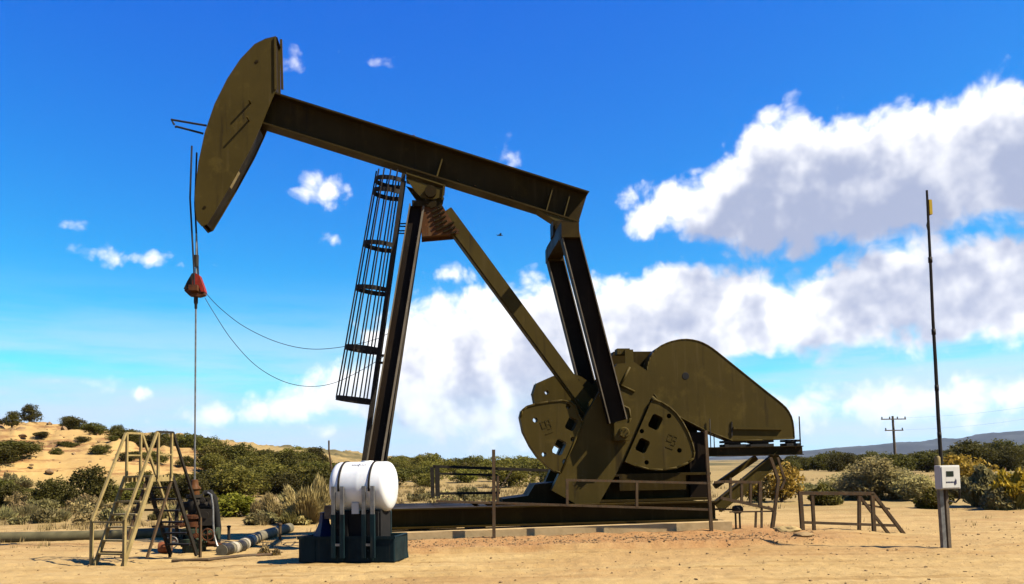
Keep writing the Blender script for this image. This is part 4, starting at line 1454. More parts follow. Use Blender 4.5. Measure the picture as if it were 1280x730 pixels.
bl_.build('black_hose', 'black', well)
hs_ = MB()
hs_.tube([(.30, -.12, zt - .22), (.38, -.16, zt - .26), (.42, -.18, zt - .5), (.43, -.2, .7), (.45, -.22, .4), (.52, -.25, .18), (.62, -.3, .03)], .022, 8)
hs_.build('grey_hose', 'grey_steel', well)
for (x, y, z, r) in ((-.20, -.26, .62, .07), (.10, -.28, .38, .06), (-.26, -.16, .92, .055), (.22, -.24, 1.10, .06)):
    gv = MB().lathe([(0, -.05), (r * .5, -.05), (r * .5, -.02), (r, -.02), (r, .03), (r * .4, .05), (r * .4, .16), (0, .16)], (x, y, z), 'y', 12)
    gv.tube([(x, y + .02, z), (x, y + .02, z + .16), (x + .05, y + .06, z + .2)], .016, 6)
    gv.build('gauge', 'wellrust' if z < .7 else 'dark_steel', well)
for (x0, z0, x1, z1) in ((-.52, .22, -.2, .24), (.3, .2, .62, .12), (-.34, .60, -.1, .62)):
    MB().tube([(x0, -.1, z0), ((x0 + x1) / 2, -.13, (z0 + z1) / 2 + .03), (x1, -.1, z1)], .045, 8).build('flow_tee', 'wellrust', well)
MB().box((-.16, .22, .1), (.34, .30, 1.15)).build('back_plate', 'dark_steel', well)
for k in range(8):
    t = k * math.pi / 4
    MB().tube([(.26 * math.cos(t), .26 * math.sin(t), .20), (.26 * math.cos(t), .26 * math.sin(t), .335)], .018, 6).build('stud', 'dark_steel', well)
pj = MB()
pj.tube([(-.12, -.05, 1.04), (-.30, -.08, 1.05), (-.34, -.08, .9), (-.34, -.08, .34)], .04, 8)
pj.build('side_pipe', 'dark_steel', well)

# ------------------------------------------------------------------ pipes on the ground
def gpipe(name, px, r, mat, label, cat, z=None, bands=(), group=None):
    root = empty(name, gnd(*px[0]), 0, label, cat, group)
    pts = []
    for (x, y) in px:
        g_ = gnd(x, y)
        pts.append(Vector((g_.x, g_.y, H(g_.x, g_.y) + r * (.75 if z is None else z))) - root.location)
    MB().tube(pts, r, 14).build('pipe', mat, root)
    for (f_, L_, rr, mm) in bands:
        tot = sum((c - a).length for a, c in zip(pts[:-1], pts[1:]))
        d_ = f_ * tot
        for a, c in zip(pts[:-1], pts[1:]):
            if d_ <= (c - a).length:
                dd = (c - a).normalized()
                p = a + dd * d_
                MB().tube([p - dd * L_ / 2, p + dd * L_ / 2], rr, 14).build('tape_wrap', mm, root)
                break
            d_ -= (c - a).length
    return root


gpipe('insulated_pipe', [(277, 686), (300, 681), (322, 673), (352, 667), (362, 665)], .125, 'pipegrey', 'grey insulated pipe with black and white tape right of the wellhead', 'pipe',
      bands=[(.04, .3, 0.133, 'wrap'), (.12, .14, 0.136, 'wrapwhite'), (.19, .22, 0.135, 'wrap'), (.275, .10, 0.137, 'wrapwhite'), (.33, .12, 0.133, 'wrap'), (.40, .20, 0.137, 'wrapwhite'), (.48, .10, 0.136, 'wrap')])
gpipe('flow_line', [(-60, 678), (40, 676), (120, 674), (205, 671), (240, 672)], .13, 'pipegreen', 'long grey green pipe lying behind the crossover stairs', 'pipe')
gpipe('small_pipe', [(215, 697), (260, 696), (300, 692), (340, 689)], .035, 'rail_steel', 'thin rusty pipe lying on the sand in front of the wellhead', 'pipe')
for k, (x, y, hgt, lab) in enumerate(((286, 672, .30, 'short black stub post beside the insulated pipe'), (350, 672, .34, 'short rusty stub post at the far end of the insulated pipe'))):
    p = gnd(x, y)
    st_ = MB().tube([(0, 0, -.1), (0, 0, hgt)], .035, 8)
    st_.lathe([(0, hgt), (.05, hgt), (.05, hgt + .04), (0, hgt + .05)], n=8)
    o = st_.build('stub_post', 'dark_steel' if k == 0 else 'rail_steel'); o.location = (p.x, p.y, H(p.x, p.y))
    tag(o, lab, 'post')


# ------------------------------------------------------------------ railings
def pixrail(name, w, label, cat, posts, rails, mat='rail_steel', wp_=.07, wr=.05, cross=None):
    """posts and rails measured in the upright plane at offset w, then built as real bars"""
    root = empty(name, ORG + UX * P(posts[0][0], 640, w)[0] + WX * w, A, label, cat)
    u0 = P(posts[0][0], 640, w)[0]
    def L(x, y, ww=w):
        u, z = P(x, y, ww)
        return Vector((u - u0, -(ww - w), z))
    for (x0, y0, x1, y1, *t) in posts:
        MB().bar(L(x0, y0), L(x1, y1), t[0] if t else wp_, t[0] if t else wp_).build('post', mat, root)
    for (x0, y0, x1, y1, *t) in rails:
        MB().bar(L(x0, y0), L(x1, y1), t[0] if t else wr, t[0] if t else wr).build('rail', mat, root)
    return root, L


WF = 1.82
pixrail('guard_railing', WF, 'low steel railing with two tall posts in front of the counterweights', 'railing',
        [(617, 562, 617.5, 684, .062), (882, 538, 890, 678, .062), (709, 601, 709, 632, .05), (796, 603, 796, 634, .05), (622.5, 595, 622.5, 628, .04)],
        [(545, 626.5, 888, 637, .045), (707, 600, 887, 604, .045), (618, 622, 640, 588, .02)])
pixrail('rear_railing', -2.1, 'dark steel railing on the far side of the machine base', 'railing',
        [(540, 584, 541, 622, .09), (546.5, 582, 547, 620, .11), (622, 594, 622, 628, .06), (700, 588, 700, 625, .06)],
        [(541, 583, 715, 589, .07), (547, 592, 620, 594, .05), (545, 617, 625, 616, .06)], 'dark_steel')
pixrail('side_railing', 1.2, 'bent steel posts and small barred panel under the motor platform', 'railing',
        [(963, 572, 973, 600, .06), (973, 600, 968, 640, .06), (968, 640, 964, 670, .07), (972, 572, 981, 600, .045), (981, 600, 976, 612, .045), (945, 640, 944, 670, .04), (952, 632, 952, 670, .04),
         (913, 597, 913, 624, .05), (927, 598, 927, 628, .05), (938, 601, 938, 630, .05), (950, 602, 950, 634, .07)],
        [(905, 602, 951, 603, .06), (900, 622, 968, 637, .06), (893, 603, 905, 602, .05), (912, 640, 968, 639, .03)])
r_, L_ = pixrail('hitch_railing', 1.7, 'rusty brown free standing handrail with sloping end right of the machine', 'railing',
                 [(1000, 616, 1004, 674, .075), (1015, 617, 1018, 668, .06), (1074, 618, 1074, 669, .06), (1090, 617, 1093, 672, .07)],
                 [(998, 616.5, 1092, 617, .07), (1004, 653, 1122, 657, .055), (1091, 617, 1134, 673, .065), (1074, 620, 1113, 670, .055), (1078, 630, 1112, 636, .04)])
# a second, lower valve riser
vp = gnd(922, 668)
valve = empty('valve_riser', (vp.x, vp.y, H(vp.x, vp.y)), A, 'short twin pipe riser with a dark valve beside the slab end', 'valve')
sc_m = vp.y / FPX
MB().tube([(-.03, 0, -.1), (-.03, 0, 24 * sc_m)], .022, 8).build('riser', 'rail_steel', valve)
MB().tube([(.06, 0, -.1), (.06, 0, 22 * sc_m)], .022, 8).build('riser', 'rail_steel', valve)
MB().lathe([(0, -.1), (.07, -.1), (.09, -.05), (.09, .06), (.05, .11), (0, .11)], (.02, 0, 24 * sc_m), 'x', 14).build('valve_body', 'dark_steel', valve)
MB().tube([(-.1, 0, 24 * sc_m), (-.52, .02, 25 * sc_m)], .02, 8).build('side_pipe', 'rail_steel', valve)

# ------------------------------------------------------------------ meter box with whip antenna
mb0 = gnd(1183, 683)
ms_ = mb0.y / FPX
meter = empty('meter_box', (mb0.x, mb0.y, H(mb0.x, mb0.y)), R(14), 'white meter box with small screen on a double post carrying a tall whip antenna', 'meter box')
zb = lambda y: (683 - y) * ms_
MB().bar((-.055, 0, -.15), (-.075, 0, zb(600)), .075, .075).build('post', 'grey_steel', meter)
MB().bar((.055, .0, -.15), (.045, 0, zb(600)), .06, .06).build('post', 'wood', meter)
xb_ = MB()
cx = 0
xb_.box((-.21, -.19, zb(610)), (.20, -.045, zb(581)))
bxo = xb_.build('box', 'boxwhite', meter)
bv = bxo.modifiers.new('edge', 'BEVEL'); bv.width = .012; bv.segments = 2
dr = MB().box((-.19, -.205, zb(608.5)), (.18, -.191, zb(582.5)))
dro = dr.build('door', 'boxwhite', meter)
bv = dro.modifiers.new('edge', 'BEVEL'); bv.width = .006; bv.segments = 2
MB().box((-.10, -.2095, zb(594.5)), (.05, -.206, zb(588))).build('screen', 'glass', dro)
lgm = MB()
for k in range(5):
    lgm.box((-.11 + k * .032, -.2085, zb(602.3)), (-.11 + k * .032 + .022, -.2055, zb(600.6)))
lgm.build('printed_mark', 'ink', dro)
lgm = MB().prism([(.06, zb(605)), (.085, zb(605)), (.09, zb(601.5)), (.105, zb(604)), (.105, zb(598)), (.09, zb(600.5)), (.085, zb(597)), (.075, zb(599.5)), (.05, zb(601))], -.2088, -.2055)
lgm.build('emblem', 'ink', dro)
MB().tube([(.20, -.1, zb(606)), (.25, -.1, zb(611)), (.26, -.08, zb(622)), (.2, -.05, zb(627)), (.08, -.03, zb(625))], .016, 8).build('conduit', 'dark_steel', meter)
nk = MB()
nk.lathe([(0, zb(584)), (.05, zb(584)), (.05, zb(577)), (.05, zb(576)), (.05, zb(571)), (.03, zb(569)), (0, zb(569))], (-.09, 0, 0), n=12)
nk.build('antenna_mount', 'tan_steel', meter)
cyaw = math.cos(R(14))
ap = []
for (x, y) in ((1176.5, 580), (1172.5, 520), (1169, 450), (1166, 400), (1163.5, 340), (1161, 290), (1158.5, 238)):
    q = at(x, y, mb0.y)
    ap.append(((q.x - mb0.x) / cyaw, -(q.x - mb0.x) * math.tan(R(-14)) * 0, q.z - meter.location.z))
an_ = MB().tube(ap, [.034, .032, .030, .027, .026, .024, .020], 8).build('whip_antenna', 'dark_steel', meter)
cl_ = MB()
for (k, t_) in ((0, .6), (1, .5), (2, .7), (4, .3)):
    a_, c_ = Vector(ap[k]), Vector(ap[k + 1]); p = a_.lerp(c_, t_)
    cl_.tube([p - (c_ - a_).normalized() * .05, p + (c_ - a_).normalized() * .05], .036, 8)
cl_.build('antenna_joint', 'dark_steel', an_)
tp = Vector(ap[-2]).lerp(Vector(ap[-1]), .55)
MB().box((tp.x + .015, tp.y - .03, tp.z - .1), (tp.x + .075, tp.y + .03, tp.z + .17)).build('antenna_tip', 'yellow', an_)
loop = [tp + Vector((.0, 0, -.5)), tp + Vector((-.04, 0, -.3)), tp + Vector((.02, 0, -.12)), tp + Vector((.05, 0, -.08))]
MB().tube(loop, .01, 6).build('antenna_lead', 'dark_steel', an_)

# ------------------------------------------------------------------ utility pole with wires, fence post, bird
up = at(1117, 545, 96)
uz = H(up.x, up.y)
upole = empty('utility_pole', (up.x, up.y, uz), R(8), 'far wooden utility pole with two crossarms above the sage bushes', 'utility pole')
pxm = 96 / FPX
zt_ = at(1117, 520, 96).z - uz
MB().tube([(.1, 0, -.5), (0, 0, zt_)], [.17, .12], 10).build('pole', 'wood', upole)
for (y, hw_, insul) in ((524, 1.5, 4), (538, 1.1, 3)):
    z = at(1117, y, 96).z - uz
    arm = MB().bar((-hw_, -.16, z), (hw_, -.16, z), .10, .12).build('crossarm', 'wood', upole)
    for k in range(insul):
        x = -hw_ + .1 + (2 * hw_ - .2) * k / (insul - 1)
        MB().lathe([(0, z + .06), (.05, z + .06), (.09, z + .14), (.05, z + .2), (.08, z + .26), (0, z + .3)], (x, -.16, 0), n=8).build('insulator', 'glass', upole)
wl = [(1132, 522), (1230, 513), (1330, 501)]
for k, (dz, lb) in enumerate(((0, 'upper faint wire running right from the utility pole'), (15, 'lower faint wire running right from the utility pole'))):
    pts = [at(x, y + dz, 96 - q * 12) for q, (x, y) in enumerate(wl)]
    mid = []
    for q in range(13):
        t = q / 12
        p = pts[0].lerp(pts[2], t); p.z -= .5 * 4 * t * (1 - t) * .6
        mid.append(p)
    o = MB().tube(mid, .005, 5).build('power_line', 'cable')
    tag(o, lb, 'wire', 'wires on the utility pole')
fp_ = at(1256.5, 596, 62)
o = MB().tube([(0, 0, -.4), (.02, 0, 1.35)], [.075, .07], 8).build('fence_post', 'rusty')
o.location = (fp_.x, fp_.y, fp_.z - .7)
tag(o, 'short reddish wooden post behind the yellow flowering bush', 'post')

bp_ = at(625, 294, 40)
bird = empty('bird', bp_, R(20), 'tiny dark bird flying under the beam', 'bird')
bd_ = MB()
bd_.lathe([(0, -.12), (.02, -.10), (.035, -.04), (.035, .02), (.025, .07), (.022, .10), (.012, .13), (0, .15)], n=10, axis='x')
for sg in (1, -1):
    bd_.add([(.05, sg * .02, .01), (-.04, sg * .02, .01), (-.06, sg * .14, .05), (.03, sg * .14, .06), (-.06, sg * .27, .03), (-.02, sg * .29, .03)], [(0, 1, 2, 3), (3, 2, 4, 5)])
bd_.add([(-.10, -.015, 0), (-.10, .015, 0), (-.20, .04, .005), (-.20, -.04, .005)], [(0, 1, 2, 3)])
bd_.build('body', 'bird', bird, recalc=False)


# ------------------------------------------------------------------ vegetation
def leaves(n, lobes, size, seed, flat=0.0, aspect=1.8, shell=.55):
    """small leaf quads filling several lobes (cx, cy, cz, rx, ry, rz), more of them near the skin"""
    g = np.random.default_rng(seed)
    L = np.array(lobes, float)
    vol = L[:, 3] * L[:, 4] * L[:, 5]
    idx = g.choice(len(L), n, p=vol ** .75 / (vol ** .75).sum())
    d = g.normal(size=(n, 3)); d /= np.linalg.norm(d, axis=1)[:, None]
    r = (shell + (1.12 - shell) * g.random(n) ** .7)
    # clumps: pull leaves towards random clump centres
    c = L[idx, :3] + d * r[:, None] * L[idx, 3:]
    nc = max(n // 28, 4)
    cen = c[g.choice(n, nc)]
    k = g.choice(nc, n)
    mean_r = L[:, 3:].mean()
    near_c = cen[k] + g.normal(size=(n, 3)) * mean_r * .16
    use = g.random(n) < .68
    c = np.where(use[:, None], near_c, c)
    c = c[c[:, 2] > .02]
    n = len(c)
    t = g.normal(size=(n, 3)); t[:, 2] = t[:, 2] * (1 - flat) + .4; t /= np.linalg.norm(t, axis=1)[:, None]
    s = g.normal(size=(n, 3)); s -= t * (s * t).sum(1)[:, None]; s /= np.linalg.norm(s, axis=1)[:, None]
    sz = size * (.6 + .8 * g.random(n))[:, None]
    a, b_ = t * sz * aspect * .5, s * sz * .5
    v = np.stack([c - a - b_ * .4, c + b_ * .9 - a * .1, c + a, c - b_ * .9 + a * .1], 1).reshape(-1, 3)
    f = np.arange(4 * n).reshape(-1, 4)
    return v, f


def trunk(parent, hgt, r, seed, mat='bark', nb=5, spread=.6):
    g = random.Random(seed)
    mb_ = MB()
    mb_.tube([(0, 0, -.3), (g.uniform(-.06, .06) * hgt, 0, hgt * .3), (g.uniform(-.12, .12) * hgt, g.uniform(-.1, .1) * hgt, hgt * .75)], [r, r * .75, r * .3], 7)
    for k in range(nb):
        a = k * 6.28 / nb + g.uniform(-.5, .5)
        z0 = hgt * g.uniform(.05, .35)
        L_ = hgt * spread * g.uniform(.6, 1.1)
        mb_.tube([(0, 0, z0), (math.cos(a) * L_ * .5, math.sin(a) * L_ * .5, z0 + L_ * .35), (math.cos(a) * L_, math.sin(a) * L_, z0 + L_ * .75)], [r * .5, r * .32, r * .12], 6)
    return mb_.build('trunk', mat, parent)


def rlobes(seed, n, wd, hgt, base=.0):
    g = random.Random(seed)
    out = []
    for k in range(n):
        a = g.uniform(0, 6.28); rr = wd * .5 * math.sqrt(g.random()) * .68
        z = base + (hgt - base) * (.22 + .62 * g.random() * (1 - .5 * rr / (wd * .5)))
        s = g.uniform(.26, .44)
        out.append((math.cos(a) * rr, math.sin(a) * rr, z, wd * s * .72, wd * s * .72, hgt * s * .62))
    out.append((0, 0, base + (hgt - base) * .42, wd * .36, wd * .36, hgt * .38))
    return out


_tree_src = {}


def tree(name, kind, x, y, hgt, wd, label, cat, group=None, seed=0, n=1500, leaf=.16, mat='juniper', rz=None, trunk_r=.10):
    """one shrub or tree; the first of a kind is built, the others are copies"""
    if kind not in _tree_src:
        root = empty(name, (0, 0, 0))
        v, f = leaves(n, rlobes(seed, 9, 1.0, 1.0), leaf, seed)
        np_mesh('crown', v, f, mat, root)
        trunk(root, .8, trunk_r * .5, seed, spread=.45)
        _tree_src[kind] = root
    else:
        root = copy_tree(_tree_src[kind])
    root.location = (x, y, H(x, y) - .03)
    root.rotation_euler = (0, 0, random.uniform(0, 6.28) if rz is None else rz)
    root.scale = (wd, wd, hgt)
    for k_ in ('label', 'category', 'group'):
        if k_ in root: del root[k_]
    tag(root, label, cat, group)
    return root


def place(px, py, Y):
    """ground point seen at column px at depth Y"""
    p = at(px, py, Y)
    return p.x, p.y


JV = 7
def jun(x, y, h, w, label, group, olive=False):
    k = random.randrange(JV)
    if olive: return tree('shrub', f'o{k % 4}', x, y, h, w, label, 'shrub', group, seed=60 + k % 4, n=4200, leaf=.036, mat='juniper2')
    return tree('juniper_tree', f'j{k}', x, y, h, w, label, 'juniper', group, seed=20 + k, n=4600, leaf=.036, mat='juniper')


# skyline of the left hill
GS = 'junipers along the skyline of the left hill'
for q, px in enumerate([-30, -8, 14, 40, 86, 96, 122, 140, 158, 172, 190, 205, 222, 238, 252, 268, 284, 298, 312, 326, 340, 352, 366, 380, 394]):
    Y = random.uniform(68, 80)
    x, y = place(px + random.uniform(-4, 4), 580, Y)
    h = random.uniform(1.1, 1.8) * (.7 if px < 30 else 1.0)
    jun(x, y, h, h * random.uniform(1.3, 1.9), 'dark juniper on the skyline of the left hill', GS)
# belt on and below the bank
GB = 'junipers on the bank of the left hill'
placed = []
def free(x, y, r):
    for (a, b_, c) in placed:
        if (a - x) ** 2 + (b_ - y) ** 2 < (r + c) ** 2 * .45: return False
    placed.append((x, y, r)); return True


random.seed(11)
for (px, Y, h, w) in ((12, 40, 1.7, 2.4), (-18, 42, 1.9, 2.8), (40, 43, 1.2, 1.8), (74, 39, 1.8, 2.1), (108, 37, 2.2, 2.6), (138, 38, 1.7, 2.2), (165, 41, 1.5, 2.0), (192, 42, 1.9, 2.4),
                     (20, 57, 1.5, 3.6), (-6, 55, 1.8, 3.2), (36, 60, 1.0, 2.0), (84, 63, .8, 1.9), (122, 61, 1.0, 1.9), (104, 66, .7, 1.3), (128, 55, .9, 1.6), (160, 60, 1.0, 1.8), (180, 54, 1.3, 2.0), (196, 62, 1.2, 2.2), (60, 50, .7, 1.2), (70, 60, .6, 1.2), (98, 56, .5, 1.0), (140, 66, .6, 1.2), (172, 64, .6, 1.3), (148, 50, .6, 1.0), (212, 58, .9, 1.7), (226, 52, .9, 1.6), (232, 64, 1.0, 1.9), (50, 66, .6, 1.4), (246, 57, 1.0, 1.8), (30, 49, .6, 1.1)):
    x, y = place(px, 600, Y)
    placed.append((x, y, w * .5))
    jun(x, y, h * .82, w * .85, 'dark rounded juniper among the sandy banks of the left hill', GB)
n_ok = 0
for q in range(400):
    px = random.uniform(205, 425); Y = random.uniform(41, 72)
    if Y < 41 + (px - 205) * .05: continue
    if px < 262 and Y > 47: continue
    if random.random() < .25: continue
    x, y = place(px, 600, Y)
    h = random.uniform(1.3, 2.1); w = h * random.uniform(1.2, 1.7)
    if not free(x, y, w * .5): continue
    jun(x, y, h, w, 'green juniper in the thicket between the wellhead and the white tank', 'junipers in the thicket behind the wellhead', random.random() < .55)
    n_ok += 1
    if n_ok > 70: break
# middle distance behind the machine and behind the tank
n_ok = 0
for q in range(300):
    px = random.uniform(486, 760); Y = random.uniform(52, 130)
    x, y = place(px, 600, Y)
    h = random.uniform(1.0, 1.9) * (1 + .3 * (Y > 80)); w = h * random.uniform(1.3, 2.0)
    if px > 560 and random.random() < .35: continue
    if not free(x, y, w * .6): continue
    jun(x, y, h, w, 'low olive shrub on the plain seen under the beam', 'shrubs on the plain behind the pumpjack', random.random() < .6)
    n_ok += 1
    if n_ok > 55: break
# dark wood on the right
n_ok = 0
for q in range(500):
    px = random.uniform(985, 1330); Y = random.uniform(82, 170)
    x, y = place(px, 600, Y)
    h = random.uniform(1.7, 2.8) + (.9 if px > 1200 else 0) - (.6 if px < 1040 else 0); w = h * random.uniform(1.2, 1.7)
    if not free(x, y, w * .42): continue
    jun(x, y, h, w, 'dark juniper in the wood under the mesa', 'junipers of the dark wood under the mesa')
    n_ok += 1
    if n_ok > 95: break


# brush made of upright stems with flower heads
def brush(name, x, y, h, w, label, cat, stem_mat, head_mat, seed, n=2600, head_frac=.5, lean=.75, blade=.03, group=None, root_z=None):
    g = np.random.default_rng(seed)
    root = empty(name, (x, y, H(x, y) - .03), 0, label, cat, group)

    def blades(n, f0, f1, wd, hmin):
        a = g.random(n) * 2 * math.pi
        rr = np.sqrt(g.random(n))
        bump = .80 + .55 * vnoise(np.cos(a) * rr * 2.2, np.sin(a) * rr * 2.2, 1.0, seed % 90) * 2
        prof = np.sqrt(np.clip(1 - (rr * .94) ** 3.2, 0, 1))
        hh_ = h * (hmin + (1 - hmin) * prof) * np.clip(bump, .35, 1.2) * (.80 + .25 * g.random(n))
        base = np.stack([np.cos(a) * rr * w * .22, np.sin(a) * rr * w * .22, np.zeros(n)], 1)
        tip = np.stack([np.cos(a) * rr * w * .5, np.sin(a) * rr * w * .5, hh_], 1)
        tip[:, :2] += g.normal(size=(n, 2)) * w * .03
        p0 = base + (tip - base) * (f0 + .25 * g.random(n)[:, None] * (f1 - f0))
        p1 = base + (tip - base) * (f1 - .12 * g.random(n)[:, None])
        sd = g.normal(size=(n, 3)); sd /= np.linalg.norm(sd, axis=1)[:, None]
        sd = sd * wd * (.6 + .8 * g.random(n))[:, None]
        mid = (p0 + p1) / 2 + g.normal(size=(n, 3)) * wd
        v = np.stack([p0, mid + sd, p1, mid - sd], 1).reshape(-1, 3)
        return v, np.arange(4 * n).reshape(-1, 4)
    v, f = blades(n, 0, 1, blade, .35)
    np_mesh('stems', v, f, stem_mat, root)
    if head_mat:
        v, f = blades(int(n * head_frac * 2), .70, 1.03, blade * 1.7, .34)
        np_mesh('flower_heads', v, f, head_mat, root)
    return root


def bpx(px, pyb, wpx, hpx):
    """ground spot, width and height of a bush from its base row and size in the photo"""
    p = gnd(px, pyb)
    return p.x, p.y, p.y / FPX * hpx, p.y / FPX * wpx


CH = 'sage bushes right of the machine'
for k, (px, pb, wp2, hp2, lb) in enumerate(((1062, 622, 42, 44, 'leftmost pale sage bush of the cluster behind the brown handrail'),
                                            (1094, 624, 62, 62, 'tallest pale sage bush below the utility pole'),
                                            (1132, 624, 56, 58, 'broad pale sage bush left of the meter box'),
                                            (1160, 627, 46, 46, 'pale sage bush directly behind the meter box'))):
    x, y, h, w = bpx(px, pb, wp2, hp2)
    tree('sage_bush', f's{k}', x, y + .3 * k, h * .84, w * 1.22, lb, 'bush', CH, seed=100 + k, n=6500, leaf=.036, mat='chamisa', trunk_r=.06)
for k, (px, pb, wp2, hp2, lb) in enumerate(((1032, 631, 40, 24, 'low green bush in front of the sage cluster near the handrail'),
                                            (1167, 635, 44, 22, 'low green bush left of the meter box post'))):
    x, y, h, w = bpx(px, pb, wp2, hp2)
    brush('green_bush', x, y, h, w, lb, 'bush', 'green', 'juniper2', 110 + k, 2200, .4)
for k, (px, pb, wp2, hp2, lb) in enumerate(((1226, 633, 46, 44, 'grey green bush left of the yellow flowering bush'),
                                            (1266, 636, 62, 44, 'yellow flowering bush at the right edge'),
                                            (1246, 637, 36, 26, 'low grey bush in front of the yellow flowering bush'),
                                            (1300, 634, 50, 40, 'yellow topped bush cut by the right edge'))):
    x, y, h, w = bpx(px, pb, wp2, hp2)
    brush('flowering_bush' if k in (1, 3) else 'grey_bush', x, y, h, w, lb, 'bush', 'chamleaf' if k in (1, 3) else 'sage', 'yellow' if k in (1, 3) else 'sage', 120 + k, 2800, .7 if k != 2 else .3)
x, y, h, w = bpx(1206, 612, 62, 52)
tree('autumn_tree', 'a1', x, y, h, w, 'orange autumn tree behind the meter box', 'tree', seed=201, n=2200, leaf=.05, mat='orangeleaf')
x, y, h, w = bpx(978, 628, 56, 58)
tree('autumn_tree', 'a2', x, y, h, w, 'orange brown tree behind the motor platform', 'tree', seed=202, n=2200, leaf=.05, mat='orangeleaf')
x, y, h, w = bpx(945, 628, 40, 36)
tree('autumn_tree', 'a3', x, y, h, w, 'smaller orange brown tree under the belt guard', 'tree', seed=203, n=1600, leaf=.055, mat='orangeleaf')
for k, (px, pb, wp2, hp2) in enumerate(((1200, 622, 40, 22), (1240, 616, 50, 22), (1275, 614, 50, 24), (1015, 618, 50, 18), (1190, 618, 34, 18), (1300, 618, 50, 22), (1222, 611, 40, 18))):
    x, y, h, w = bpx(px, pb, wp2, hp2)
    brush('sage_bush', x, y, h, w, 'small grey sage bush on the flat behind the meter box', 'bush', 'sage', 'sage', 130 + k, 1100, .4, group='small sage bushes behind the meter box')
# left middle ground
x, y, h, w = bpx(293, 645, 52, 36)
tree('round_bush', 'g1', x, y, h, w, 'bright green round bush behind the wellhead', 'bush', seed=301, n=4200, leaf=.05, mat='green')
x, y, h, w = bpx(404, 632, 46, 58)
tree('juniper_tree', 'd1', x, y, h, w, 'dark tree with grey trunk left of the white tank', 'tree', seed=302, n=2600, leaf=.05, mat='juniper')
for k, (px, pb, wp2, hp2, lb) in enumerate(((384, 655, 62, 54, 'tall straw coloured dry brush left of the white tank'), (352, 651, 50, 36, 'straw coloured dry brush between the green bush and the tank'),
                                            (334, 646, 40, 26, 'low straw coloured brush next to the green bush'), (405, 650, 36, 34, 'straw coloured brush just behind the white tank'))):
    x, y, h, w = bpx(px, pb, wp2, hp2)
    brush('dry_brush', x, y, h, w, lb, 'brush', 'straw', 'straw', 140 + k, 5200, .5, blade=.011)
random.seed(5)
for k in range(70):
    px = random.choice([random.uniform(-20, 240), random.uniform(-20, 240), random.uniform(-20, 240), random.uniform(300, 420), random.uniform(490, 620)])
    pb = random.uniform(624, 657)
    hp2 = random.uniform(10, 22)
    x, y, h, w = bpx(px, pb, hp2 * random.uniform(1.4, 2.2), hp2)
    brush('sage_bush', x, y, h, w, 'small grey green sagebrush on the dry meadow at left', 'bush', random.choice(['sage', 'sage', 'chamleaf']), random.choice(['sage', 'straw', None]), 150 + k, 520, .4, group='small sagebrush on the dry meadow', blade=.028)
for (px, pb, wp2, hp2, lb) in ((330, 688, 16, 13, 'small rusty weed clump beside the insulated pipe'), (345, 690, 10, 9, 'tiny dry weed right of the insulated pipe')):
    x, y, h, w = bpx(px, pb, wp2, hp2)
    brush('weed_clump', x, y, h, w, lb, 'weed', 'orangeleaf', 'straw', 190 + int(px), 260, .4, blade=.012)

# dry grass over the meadow: nobody could count it
g = np.random.default_rng(77)
VV = []
def tufts(n, xr, yr, hgt):
    out = []
    xs = g.uniform(*xr, n); ys = yr[0] + (yr[1] - yr[0]) * g.random(n) ** 1.3
    keep = vnoise(xs, ys, .25, 50) + .35 * vnoise(xs, ys, 1.1, 51) > -.02
    xs, ys = xs[keep], ys[keep]
    zs = height(xs, ys)
    for q in range(9):
        a = g.random(len(xs)) * 6.28
        hh_ = hgt * (.4 + .8 * g.random(len(xs)))
        ln = hh_ * g.uniform(.1, .8, len(xs))
        ox, oy = g.normal(size=(2, len(xs))) * .07
        wd = .005 + .00028 * ys
        b0 = np.stack([xs + ox - np.sin(a) * wd, ys + oy + np.cos(a) * wd, zs - .02], 1)
        b1 = np.stack([xs + ox + np.sin(a) * wd, ys + oy - np.cos(a) * wd, zs - .02], 1)
        t_ = np.stack([xs + ox + np.cos(a) * ln, ys + oy + np.sin(a) * ln, zs + hh_], 1)
        out.append(np.stack([b0, b1, t_], 1).reshape(-1, 3))
    return np.concatenate(out)


VV = np.concatenate([tufts(5200, (-46, -6), (24, 50), .19), tufts(1600, (-9, 6), (26, 60), .2), tufts(2200, (6, 50), (27, 70), .20), tufts(120, (-14, -2), (18.5, 24), .14), tufts(40, (5, 20), (17.5, 27), .10)])
tag(np_mesh('dry_grass', VV, np.arange(len(VV)).reshape(-1, 3), 'straw'), kind='stuff', label='thin dry grass over the meadow and sand', cat='grass')

# pebbles and small stones
ico = bmesh.new(); bmesh.ops.create_icosphere(ico, subdivisions=1, radius=1.0)
iv = np.array([v.co[:] for v in ico.verts]); if_ = np.array([[v.index for v in f.verts] for f in ico.faces]); ico.free()


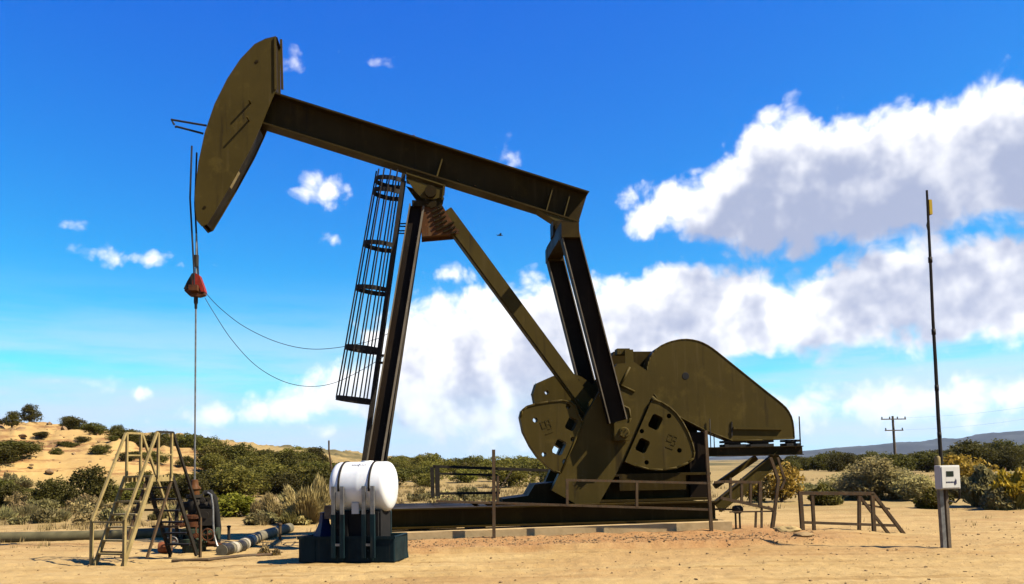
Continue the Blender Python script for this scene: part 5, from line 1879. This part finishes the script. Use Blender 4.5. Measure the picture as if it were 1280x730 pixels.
def stones(n, xr, yr, smin, smax, filt=None):
    xs = g.uniform(*xr, n); ys = g.uniform(*yr, n)
    if filt is not None:
        k = filt(xs, ys); xs, ys = xs[k], ys[k]
    zs = height(xs, ys)
    s = smin + (smax - smin) * g.random(len(xs)) ** 4
    sc3 = s[:, None] * g.uniform(.6, 1.3, (len(xs), 3)) * np.array([1, 1, .65])
    a = g.random(len(xs)) * 6.28
    jit = 1 + .25 * g.normal(size=(len(xs), len(iv), 1))
    v = iv[None] * jit * sc3[:, None, :]
    ca, sa = np.cos(a)[:, None], np.sin(a)[:, None]
    vx = v[..., 0] * ca - v[..., 1] * sa; vy = v[..., 0] * sa + v[..., 1] * ca
    v = np.stack([vx + xs[:, None], vy + ys[:, None], v[..., 2] + (zs + s * .2)[:, None]], 2)
    f = if_[None] + (np.arange(len(xs)) * len(iv))[:, None, None]
    return v.reshape(-1, 3), f.reshape(-1, 3)


sets = [stones(2600, (-12, 12), (10.5, 20), .005, .026), stones(2200, (-2.8, 6.0), (15.9, 17.3), .006, .03), stones(400, (-26, 26), (18, 40), .01, .05), stones(160, (-50, -28), (50, 74), .08, .45)]
off = 0; va_, fa_ = [], []
for v, f in sets:
    va_.append(v); fa_.append(f + off); off += len(v)
tag(np_mesh('pebbles', np.concatenate(va_), np.concatenate(fa_), 'stone'), kind='stuff', label='loose pebbles scattered over the sandy ground', cat='pebbles')
for (px, py, s, lb) in ((1005, 678, .13, 'flat pale rock at the foot of the brown handrail'), (985, 672, .16, 'pale rock lying left of the brown handrail'), (975, 671, .10, 'small rock beside the bent steel post')):
    p = gnd(px, py)
    ico = bmesh.new(); bmesh.ops.create_icosphere(ico, subdivisions=3, radius=s)
    for v in ico.verts:
        v.co *= 1 + .35 * mnoise.noise(v.co * 9 + Vector((px, 0, 0)))
        v.co.z *= .5; v.co.x *= 1.5
    me = bpy.data.meshes.new('rock'); ico.to_mesh(me); ico.free(); me.materials.append(M['stone'])
    o = link(bpy.data.objects.new('rock', me)); o.location = (p.x, p.y, H(p.x, p.y) + s * .2)
    tag(o, lb, 'rock')

# ------------------------------------------------------------------ air: far things fade to blue
hz = MB().box((-9000, -60, -40), (9000, 9400, 420)).build('haze', 'ground')
hm = bpy.data.materials.new('haze_air'); hm.use_nodes = True
hm.node_tree.nodes.clear()
HT = NT(hm.node_tree)
pv_ = HT.n('ShaderNodeVolumePrincipled')
pv_.inputs['Color'].default_value = (.62, .74, 1.0, 1)
pv_.inputs['Density'].default_value = HAZE
pv_.inputs['Anisotropy'].default_value = .2
ho = HT.n('ShaderNodeOutputMaterial'); HT.link(pv_.outputs[0], ho.inputs['Volume'])
hz.data.materials.clear(); hz.data.materials.append(hm)
tag(hz, kind='stuff', label='thin blue air haze over the far mesa', cat='haze')
